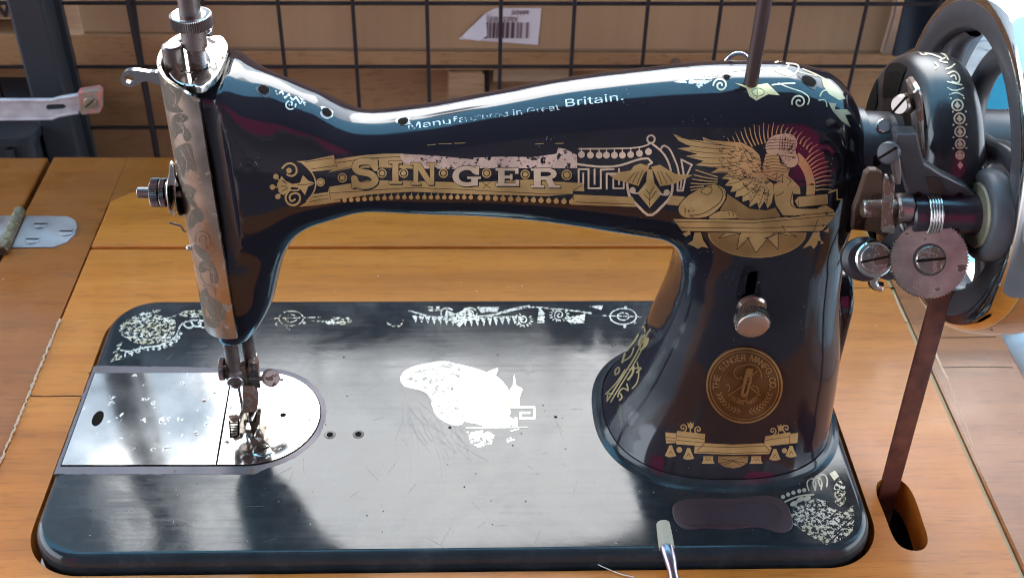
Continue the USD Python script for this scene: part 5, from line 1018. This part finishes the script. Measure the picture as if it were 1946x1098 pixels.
# ================================================================== OTHER THINGS ON AND BESIDE THE TABLE
b0, b1, b2 = np.array([.3880, .0430, -.040]), np.array([.3872, .0485, .060]), np.array([.3876, .0538, .1350])
arc = [(.3884, WY - .0328 * math.cos(a_), WZ + .0328 * math.sin(a_)) for a_ in np.linspace(.1, .75, 10)]
bp = np.vstack([smooth_path(np.array([b0, b1, b2]), 14), arc])
def strap(path, w, th):
    p = np.asarray(path, float); t_ = np.gradient(p, axis=0); t_ /= np.linalg.norm(t_, axis=1, keepdims=True); X = np.array([1.0, 0, 0]); V = []
    for k in range(len(p)):
        x_ = X - t_[k] * (X @ t_[k]); x_ /= np.linalg.norm(x_); o_ = np.cross(t_[k], x_)
        for a_, b_ in ((-1, -.8), (-.8, -1), (.8, -1), (1, -.8), (1, .8), (.8, 1), (-.8, 1), (-1, .8)): V.append(p[k] + x_ * w / 2 * a_ + o_ * th / 2 * b_)
    n_ = 8; k_ = len(p); i, j = np.meshgrid(np.arange(k_ - 1), np.arange(n_), indexing='ij'); j2 = (j + 1) % n_
    q = np.stack([i * n_ + j, i * n_ + j2, (i + 1) * n_ + j2, (i + 1) * n_ + j], -1).reshape(-1, 4)
    m = trimesh.Trimesh(np.array(V), np.vstack([q[:, [0, 1, 2]], q[:, [0, 2, 3]]]), process=False); m.fix_normals(); return m
cd(obj('drive_belt', strap(bp, .0084, .0028), LEATHER, smooth=35), label='dark red leather drive belt rising from the slot in the table to the wheel', category='belt')

# small cream and steel lever lying over the bed's front edge
lev = thing('bed_latch', 'small cream-painted steel latch lever over the front edge of the machine bed', 'latch', loc=tuple(at(np.array((1270, 1060)), 2, 0.0)))
l0, l1, l2, l3 = at(np.array((1260, 994)), 2, .0062), at(np.array((1267, 1040)), 2, .0062), at(np.array((1273, 1062)), 2, .0050), at(np.array((1283, 1112)), 2, -.0010)
CREAM = metal('cream_paint', (.36, .33, .24), .5, spot=(.16, .12, .07), spots=.5, scale=260)
obj('grip', lathe([(0, .0024), (.0004, .0030), (np.linalg.norm(l1 - l0) * .5, .0033), (np.linalg.norm(l1 - l0), .0034), (np.linalg.norm(l1 - l0) + .0006, .0028)], l0, l1 - l0, 10), plain('cream_enamel', (.36, .33, .25), .5), lev)
obj('steel_neck', tube(smooth_path(np.array([l0 + (l1 - l0) * .75, l1, l2, l3, l3 + (l3 - l2) * .8]), 20), np.interp(np.linspace(0, 1, 20), [0, .3, .5, 1], [.0032, .0028, .0021, .0030]), 12), metal('purple_steel', (.42, .34, .38), .25, spots=.3), lev, smooth=True)
hair = smooth_path(at(np.array([(1108, 1040), (1122, 1062), (1150, 1078), (1180, 1090), (1205, 1096)]), 2, ZT + .0006), 30)
cd(obj('thread_end', tube(hair, .00022, 6), plain('pale_thread', (.75, .68, .6), .8), smooth=True), label='short pale thread lying on the wood by the front edge of the bed', category='thread')

# ================================================================== BACKGROUND
YG = .42
grid = thing('wire_grid', 'black welded wire grid panel standing behind the table', 'grid panel')
gx = -.0374 + .05 * np.arange(-2, 13); gz = [.2945, .247, .1995, .152, .1045, .057, .0095, -.039, -.0865]
for x_ in gx: obj('upright_wire', cyl((x_, YG, -.12), (x_, YG, .30), .00138, 10), BLACKWIRE, grid, smooth=True)
for z_ in gz: obj('cross_wire', cyl((-.155, YG + .0030, z_), (.60, YG + .0030, z_ + .004), .00138, 10), BLACKWIRE, grid, smooth=True)
obj('upright_wire', tube(np.array([(-.0325, YG + .012, .16), (-.0370, YG + .004, .02), (-.0385, YG + .001, -.12)]), .0022, 10), BLACKWIRE, grid, smooth=True)
post = thing('rack_post', 'black square tube post behind the left end of the table', 'post', loc=(-.097, .41, -.76))
obj('tube', prism(rrect(-.1098, -.0855, .400, .424, .003), -.76, .42, XA, YA, ZA, np.zeros(3)), BLACKPOST, post, smooth=30)
obj('fin', bx(-.0853, -.0815, .418, .424, -.76, .42), BLACKPOST, post)
bin_ = thing('storage_bin', 'black plastic bin in the gap below the metal stay at left', 'bin')
bo = rrect(-.40, -.1110, .385, .55, .01)
obj('body', slab(bo.difference(bo.buffer(-.004)), -.40, -.030), BLACKPOST, bin_, smooth=30)
obj('floor', slab(bo.buffer(-.0042), -.40, -.39), BLACKPOST, bin_)
for x_ in (-.128, -.175, -.225): obj('rib', bx(x_, x_ + .004, .381, .3849, -.40, -.032), BLACKPOST, bin_)
obj('lid', slab(bo.buffer(.003), -.0298, -.0235), BLACKPOST, bin_)
# metal stay at left
stay = thing('metal_stay', 'slotted silver folding stay with a screwed red-tinged end at upper left', 'bracket')
STAYM = mat('bright_stay', {'g': ('geometry', {}), 'n': ('noise_texture', {'scale': 120.0, 'detail': 4}), 'r': ('rgb_ramp', {'ramp': [(.3, (.52, .48, .50)), (.7, (.72, .68, .70))]}), 'p': ('principled_bsdf', {'roughness': .38, 'metallic': .45})}, [('g.position', 'n.vector'), ('n.fac', 'r.fac'), ('r.color', 'p.base_color')])
ys = .375
def st(px): return at(np.array(px, float), 1, ys)[..., [0, 2]]
pa = Polygon(st([(-60, 189), (100, 188), (113, 184), (150, 178), (150, 214), (112, 220), (104, 226), (-60, 229)])).difference(Polygon(st([(87, 202), (92, 199), (120, 198), (127, 203), (121, 208), (92, 210), (87, 207)])))
obj('bar', wallslab(pa, ys, ys + .0012), STAYM, stay)
for e in ([(-60, 190), (100, 189), (112, 186), (150, 180)], [(-60, 226), (100, 224), (112, 219), (150, 212)]):
    obj('flange', tube(np.array([(x_, ys - .001, z_) for x_, z_ in st(e)]), .0011, 10), STAYM, stay, smooth=True)
REDP = mat('red_tinged', {'g': ('geometry', {}), 'n': ('noise_texture', {'scale': 190.0, 'detail': 3}), 'r': ('rgb_ramp', {'ramp': [(.42, (.30, .25, .20)), (.58, (.62, .20, .18))]}), 'p': ('principled_bsdf', {'roughness': .4, 'metallic': .35})}, [('g.position', 'n.vector'), ('n.fac', 'r.fac'), ('r.color', 'p.base_color')])
eb = obj('end_block', wallslab(pxpoly([(148, 176), (186, 170), (192, 176), (192, 210), (188, 216), (156, 219), (150, 212)], ys - .003, smooth=False), ys - .003, ys + .003, .0006), REDP, stay)
c = at(np.array((171, 196)), 1, ys - .003); slotted('screw', c + [0, .0006, 0], (0, -1, .05), .0042, .0018, plain('old_screw', (.30, .25, .18), .4, .7), stay, ang=.7)

YC = .450
def qx(px): return at(np.array(px, float), 1, YC)
def carton(name, label, x0, x1, z0, z1, y0=YC, depth=.2, group=None):
    t_ = thing(name, label, 'box', group)
    ym = y0 + depth * .5
    obj('body', trimesh.util.concatenate([bx(x0, x1, y0, y0 + depth, z0, z1)]), CARD, t_)
    obj('flap', bx(x0 + .001, x1 - .001, y0, ym - .001, z1 + .0002, z1 + .0032), CARD, t_)
    obj('flap', bx(x0 + .001, x1 - .001, ym + .001, y0 + depth, z1 + .0002, z1 + .0032), CARD, t_)
    return t_
cb = carton('cardboard_box', 'long brown cardboard box behind the grid with a torn white barcode label', .002, .4925, .0105, .115)
obj('corner_edge', tube(np.array([(.4925, YC, .0105), (.4935, YC - .001, .04), (.4920, YC + .001, .07), (.4925, YC, .115)]), .0016, 8), plain('scuffed_card', (.42, .28, .19), .8), cb, smooth=True)
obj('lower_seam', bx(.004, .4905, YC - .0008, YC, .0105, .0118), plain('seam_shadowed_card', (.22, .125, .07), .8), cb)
carton('cardboard_box', 'short greyish cardboard box on the plank at left behind the black post', -.081, -.001, .0232, .115)
carton('cardboard_box', 'wide upper cardboard box stacked on the barcode box', -.08, .30, .1185, .275)
carton('cardboard_box', 'right-hand upper cardboard box beside the wide one', .304, .62, .1185, .275)
carton('cardboard_box', 'cardboard box at far left edge, with black print, behind the post', -.36, -.1155, .0325, .21)
lbl = cb
# torn label
LABEL = plain('paper_label', (.62, .52, .54), .6); INK = plain('faded_ink', (.20, .12, .14), .7); INKD = plain('barcode_ink', (.085, .04, .05), .7)
lq = qx([(872, 74), (925, 24), (942, 16), (1029, 16), (1022, 85)])[:, [0, 2]]
lo = obj('label', wallslab(Polygon(lq), YC - .0007, YC - .0001), LABEL, cb, label='torn white barcode label')
ln = qx([(878, 68), (923, 24), (925, 60), (908, 66)])
obj('peeled_corner', trimesh.Trimesh(np.array([ln[0] + [0, -.001, 0], ln[1] + [0, -.0012, 0], ln[2] + [0, -.009, .001], ln[3] + [0, -.008, -.001], ln[0] + [0, -.0014, 0], ln[1] + [0, -.0016, 0], ln[2] + [0, -.0094, .001], ln[3] + [0, -.0084, -.001]]), np.array([[0, 2, 1], [0, 3, 2], [4, 5, 6], [4, 6, 7], [2, 3, 7], [2, 7, 6], [0, 7, 3], [0, 4, 7], [1, 2, 6], [1, 6, 5]])), LABEL, lo)
bars = [(920, 927, 1), (931, 934, 0), (938, 941, 1), (944, 948, 0), (955, 959, 1), (962, 968, 1), (972, 978, 1), (983, 986, 0), (989, 993, 0), (1000, 1005, 0), (938.5, 939, 1), (950, 952, 0)]
for a_, b_, d_ in bars:
    q_ = qx([(a_, 42), (b_, 42), (b_ - 1.5, 72), (a_ - 1.5, 72)])[:, [0, 2]]
    obj('barcode_bar', wallslab(Polygon(q_), YC - .0011, YC - .0008), INKD if d_ else INK, lo)
def put_text(txt, height, o, du, dn, m, name, parent, thick=.0003, bold=False):
    """lettering on a plane: du = reading direction, dn = the plane's outward normal"""
    du = np.asarray(du, float); dn = np.asarray(dn, float); dv = np.cross(dn, du)
    return obj(name, prism(flat_text(txt, height, bold), 0, thick, du, dv, dn, np.asarray(o, float)), m, parent)
o_ = qx((985, 31.5)) ; put_text('AM3787', .0036, o_ + [0, -.0008, .0], (-1, 0, 0), (0, -1, 0), INK, 'printed_code', lo)
o_ = qx((1005, 19.5)); put_text('MADE', .0032, o_ + [0, -.0008, .0], (-1, 0, 0), (0, -1, 0), INK, 'printed_word', lo)
# black print on the left carton
c3 = stage.GetPrimAtPath('/World/cardboard_box_002'); base = at(np.array([(0, 30)]), 1, YC)[0]
put_text('M', .012, base + [-.004, -.0004, -.001], (1, 0, 0), (0, -1, 0), BLACKWIRE, 'printed_letter', c3, bold=True)
pl = thing('wooden_plank', 'long brown wooden plank below the cardboard boxes', 'plank')
obj('board', prism(sbox(-.0005, -.0048, .60, .0098), -.58, -.448, XA, ZA, -YA, np.zeros(3), .001), WOODB, pl)
pl2 = thing('wooden_plank', 'lighter wooden plank at left between the black post and the machine head', 'plank')
obj('board', prism(sbox(-.36, -.0051, -.001, .0226), -.58, -.446, XA, ZA, -YA, np.zeros(3), .001), WOODB, pl2)
wall = thing('plank_wall', 'brown wooden board wall behind the grid', 'wall')
for k, (za, zb) in enumerate(((-.20, -.068), (-.067, -.0056))):
    obj('plank', prism(sbox(-.5, za, .75, zb), -.500, -.470, XA, ZA, -YA, np.zeros(3), .0012), WOODB, wall)
blk = thing('wood_offcut', 'pale wooden block with a dark stain behind the grid', 'wood block')
obj('block', prism(Polygon(qx([(852, 139), (915, 139), (921, 150), (921, 198), (850, 198)])[:, [0, 2]]), -.470, -.452, XA, ZA, -YA, np.zeros(3), .0012), wood('pale_wood', (.24, .12, .06), (.38, .22, .12), (.45, .28, .16), seed=5, rough=.6, coat=0), blk)
bar_ = thing('dark_bar', 'short dark metal bar beside the pale wooden block', 'bar')
obj('bar', prism(Polygon(qx([(921.5, 137), (932, 137), (930, 188), (921.5, 186)])[:, [0, 2]]), -.468, -.455, XA, ZA, -YA, np.zeros(3), .0008), BLACKWIRE, bar_)
stp = thing('wood_strip', 'pale flat wooden strip right of the dark bar', 'wood strip')
obj('strip', prism(Polygon(qx([(937, 141), (1084, 141), (1084, 165), (936, 165)])[:, [0, 2]]), -.468, -.457, XA, ZA, -YA, np.zeros(3), .0008), wood('strip_wood', (.24, .14, .09), (.36, .23, .14), (.42, .28, .18), seed=6, rough=.5, coat=.2), stp)
knob = qx((1283, 117)); kb = obj('wood_knot', lathe([(0, .0036), (.0006, .0034), (.0008, .0028)], (knob[0], .4478, knob[2]), (0, -1, 0), 20), plain('knot', (.13, .075, .05), .6), pl)
carton('cardboard_box', 'brown cardboard box glimpsed through the spokes of the balance wheel', .562, .95, -.12, .27, .462)
cl_ = thing('dark_cloth', 'dark navy cloth hanging at upper right behind the wheel', 'cloth')
nx_, nz_ = 40, 24; U, V_ = np.meshgrid(np.linspace(.497, .556, nx_), np.linspace(.012, .30, nz_)); Yc = .44 + .006 * np.sin(U * 160 + V_ * 20) + .01 * meshkit.noise(np.stack([U * 30, V_ * 12, U * 0], -1), 2)
gv = np.stack([U, Yc, V_], -1).reshape(-1, 3); i, j = np.meshgrid(np.arange(nz_ - 1), np.arange(nx_ - 1), indexing='ij'); q = np.stack([i * nx_ + j, i * nx_ + j + 1, (i + 1) * nx_ + j + 1, (i + 1) * nx_ + j], -1).reshape(-1, 4)
ff = np.vstack([q[:, [0, 1, 2]], q[:, [0, 2, 3]]]); nv = len(gv)
obj('fabric', (np.vstack([gv, gv + [0, .002, 0]]), np.vstack([ff, ff[:, ::-1] + nv])), plain('navy_fabric', (.010, .013, .022), .9), cl_, smooth=True)

# right of the table: a blue and yellow carton and a crumpled white bag
TEAL = plain('sky_blue_print', (.035, .34, .52), .45); YEL = plain('yellow_print', (.62, .46, .06), .45)
bc = thing('blue_carton', 'sky blue carton with a yellow stripe behind the balance wheel', 'box', loc=(.55, .30, -.76))
obj('body', bx(.4960, .66, .25, .28, -.759, .0965), TEAL, bc)
obj('top_flap', bx(.4965, .6595, .2505, .2795, .0966, .0978), TEAL, bc)
obj('yellow_stripe', bx(.5075, .5195, .2490, .2499, -.70, .058), YEL, bc)
put_text('uool', .0085, (.5178, .2489, -.040), (0, 0, 1), (0, -1, 0), BLACKWIRE, 'printed_letters', bc, bold=True)
bag = trimesh.creation.box([.24, .40, .10]); 
for _ in range(5): bag = bag.subdivide()
v = bag.vertices; dn = meshkit.fbm(v * 16 + 5, 3, 2)[:, None] - .5; cr = np.abs(meshkit.fbm(v * 30 + 9, 3, 4)[:, None] - .5)
v = v / np.maximum(1, (np.abs(v / [.12, .20, .05]) ** 6).sum(1, keepdims=True) ** (1 / 6) / 1.0) * (1 + .25 * dn) + np.array([.018, .018, .022]) * (dn - 1.2 * cr)
v += [.610, .075, -.050]; v[:, 0] = np.maximum(v[:, 0], .4865)
cd(obj('white_bag', (v, bag.faces), mat('white_plastic', {'g': ('geometry', {}), 'n': ('noise_texture', {'scale': 34.0, 'detail': 4, 'distortion': 1.2}), 'r': ('rgb_ramp', {'ramp': [(.34, (.10, .12, .15)), (.40, (.62, .64, .67)), (.7, (.72, .73, .75))]}), 'p': ('principled_bsdf', {'roughness': .35})}, [('g.position', 'n.vector'), ('n.fac', 'r.fac'), ('r.color', 'p.base_color')]), smooth=True), label='crumpled white plastic bag beside the right edge of the table', category='bag')

# ================================================================== THE STALL AROUND (seen only in reflections)
BLUE_AWN = mat('blue_awning', {'d': ('diffuse_bsdf', {'color': (.30, .52, .64)}), 't': ('translucent_bsdf', {'color': (.43, .68, .80)}), 'm': ('mix_closure', {'fac': .95})}, [('d.BSDF', 'm.closure1'), ('t.BSDF', 'm.closure2')], surface='m.closure')
aw = thing('awning', 'pale blue translucent awning over the front of the stall', 'awning')
obj('canopy', bx(-2.6, 3.0, .165, 1.36, 1.78, 1.784), BLUE_AWN, aw)
rf = thing('stall_roof', 'dark boarded stall roof over the viewer', 'roof')
ROOFM = plain('roof_boards', (.10, .13, .17), .8)
for k in range(9): obj('board', bx(-2.8, 3.2, -3.2 + .375 * k, -3.2 + .375 * k + .374, 1.80, 1.82), ROOFM, rf)
cur = thing('wall_curtain', 'dark plum curtain across the back of the stall', 'curtain')
U = np.linspace(-2.8, 3.2, 240); Yc = -2.2 + .05 * np.sin(U * 14) + .03 * np.sin(U * 33)
gv = np.vstack([np.c_[U, Yc, U * 0 - .758], np.c_[U, Yc, U * 0 + 1.79]]); i = np.arange(239); ff = np.vstack([np.c_[i, i + 1, i + 241], np.c_[i, i + 241, i + 240]])
obj('cloth', (np.vstack([gv, gv - [0, .004, 0]]), np.vstack([ff, ff[:, ::-1] + 480])), plain('plum_cloth', (.27, .225, .225), .9), cur, smooth=True)
CRIMSON = plain('crimson_cloth', (.62, .03, .13), .8)
for k, (xa, xb) in enumerate(((-1.15, -.55), (.75, 1.25))):
    rc = thing('red_banner', ('crimson cloth hanging at the left behind the viewer', 'crimson cloth hanging at the right behind the viewer')[k], 'cloth')
    obj('cloth', bx(xa, xb, -1.32, -1.316, .10, 1.30), CRIMSON, rc)

nb_ = thing('neighbouring_stall', 'grey sheeted neighbouring stall ahead to the left', 'stall')
SHEET = plain('grey_sheeting', (.21, .23, .25), .85)
obj('lower_sheet', bx(-3.4, -.57, 2.4, 2.41, -.758, 2.47), SHEET, nb_)
obj('upper_sheet', bx(-3.4, -1.04, 2.425, 2.435, 2.0, 3.9), SHEET, nb_)
obj('stall_post', bx(-.92, -.80, 2.44, 2.50, -.758, 3.9), BLACKPOST, nb_)
obj('lamp_shade', lathe([(0, .02), (.05, .05), (.16, .10), (.17, .095)], (-.83, 2.30, 2.98), (0, 0, -1), 32), BLACKPOST, nb_, smooth=30)
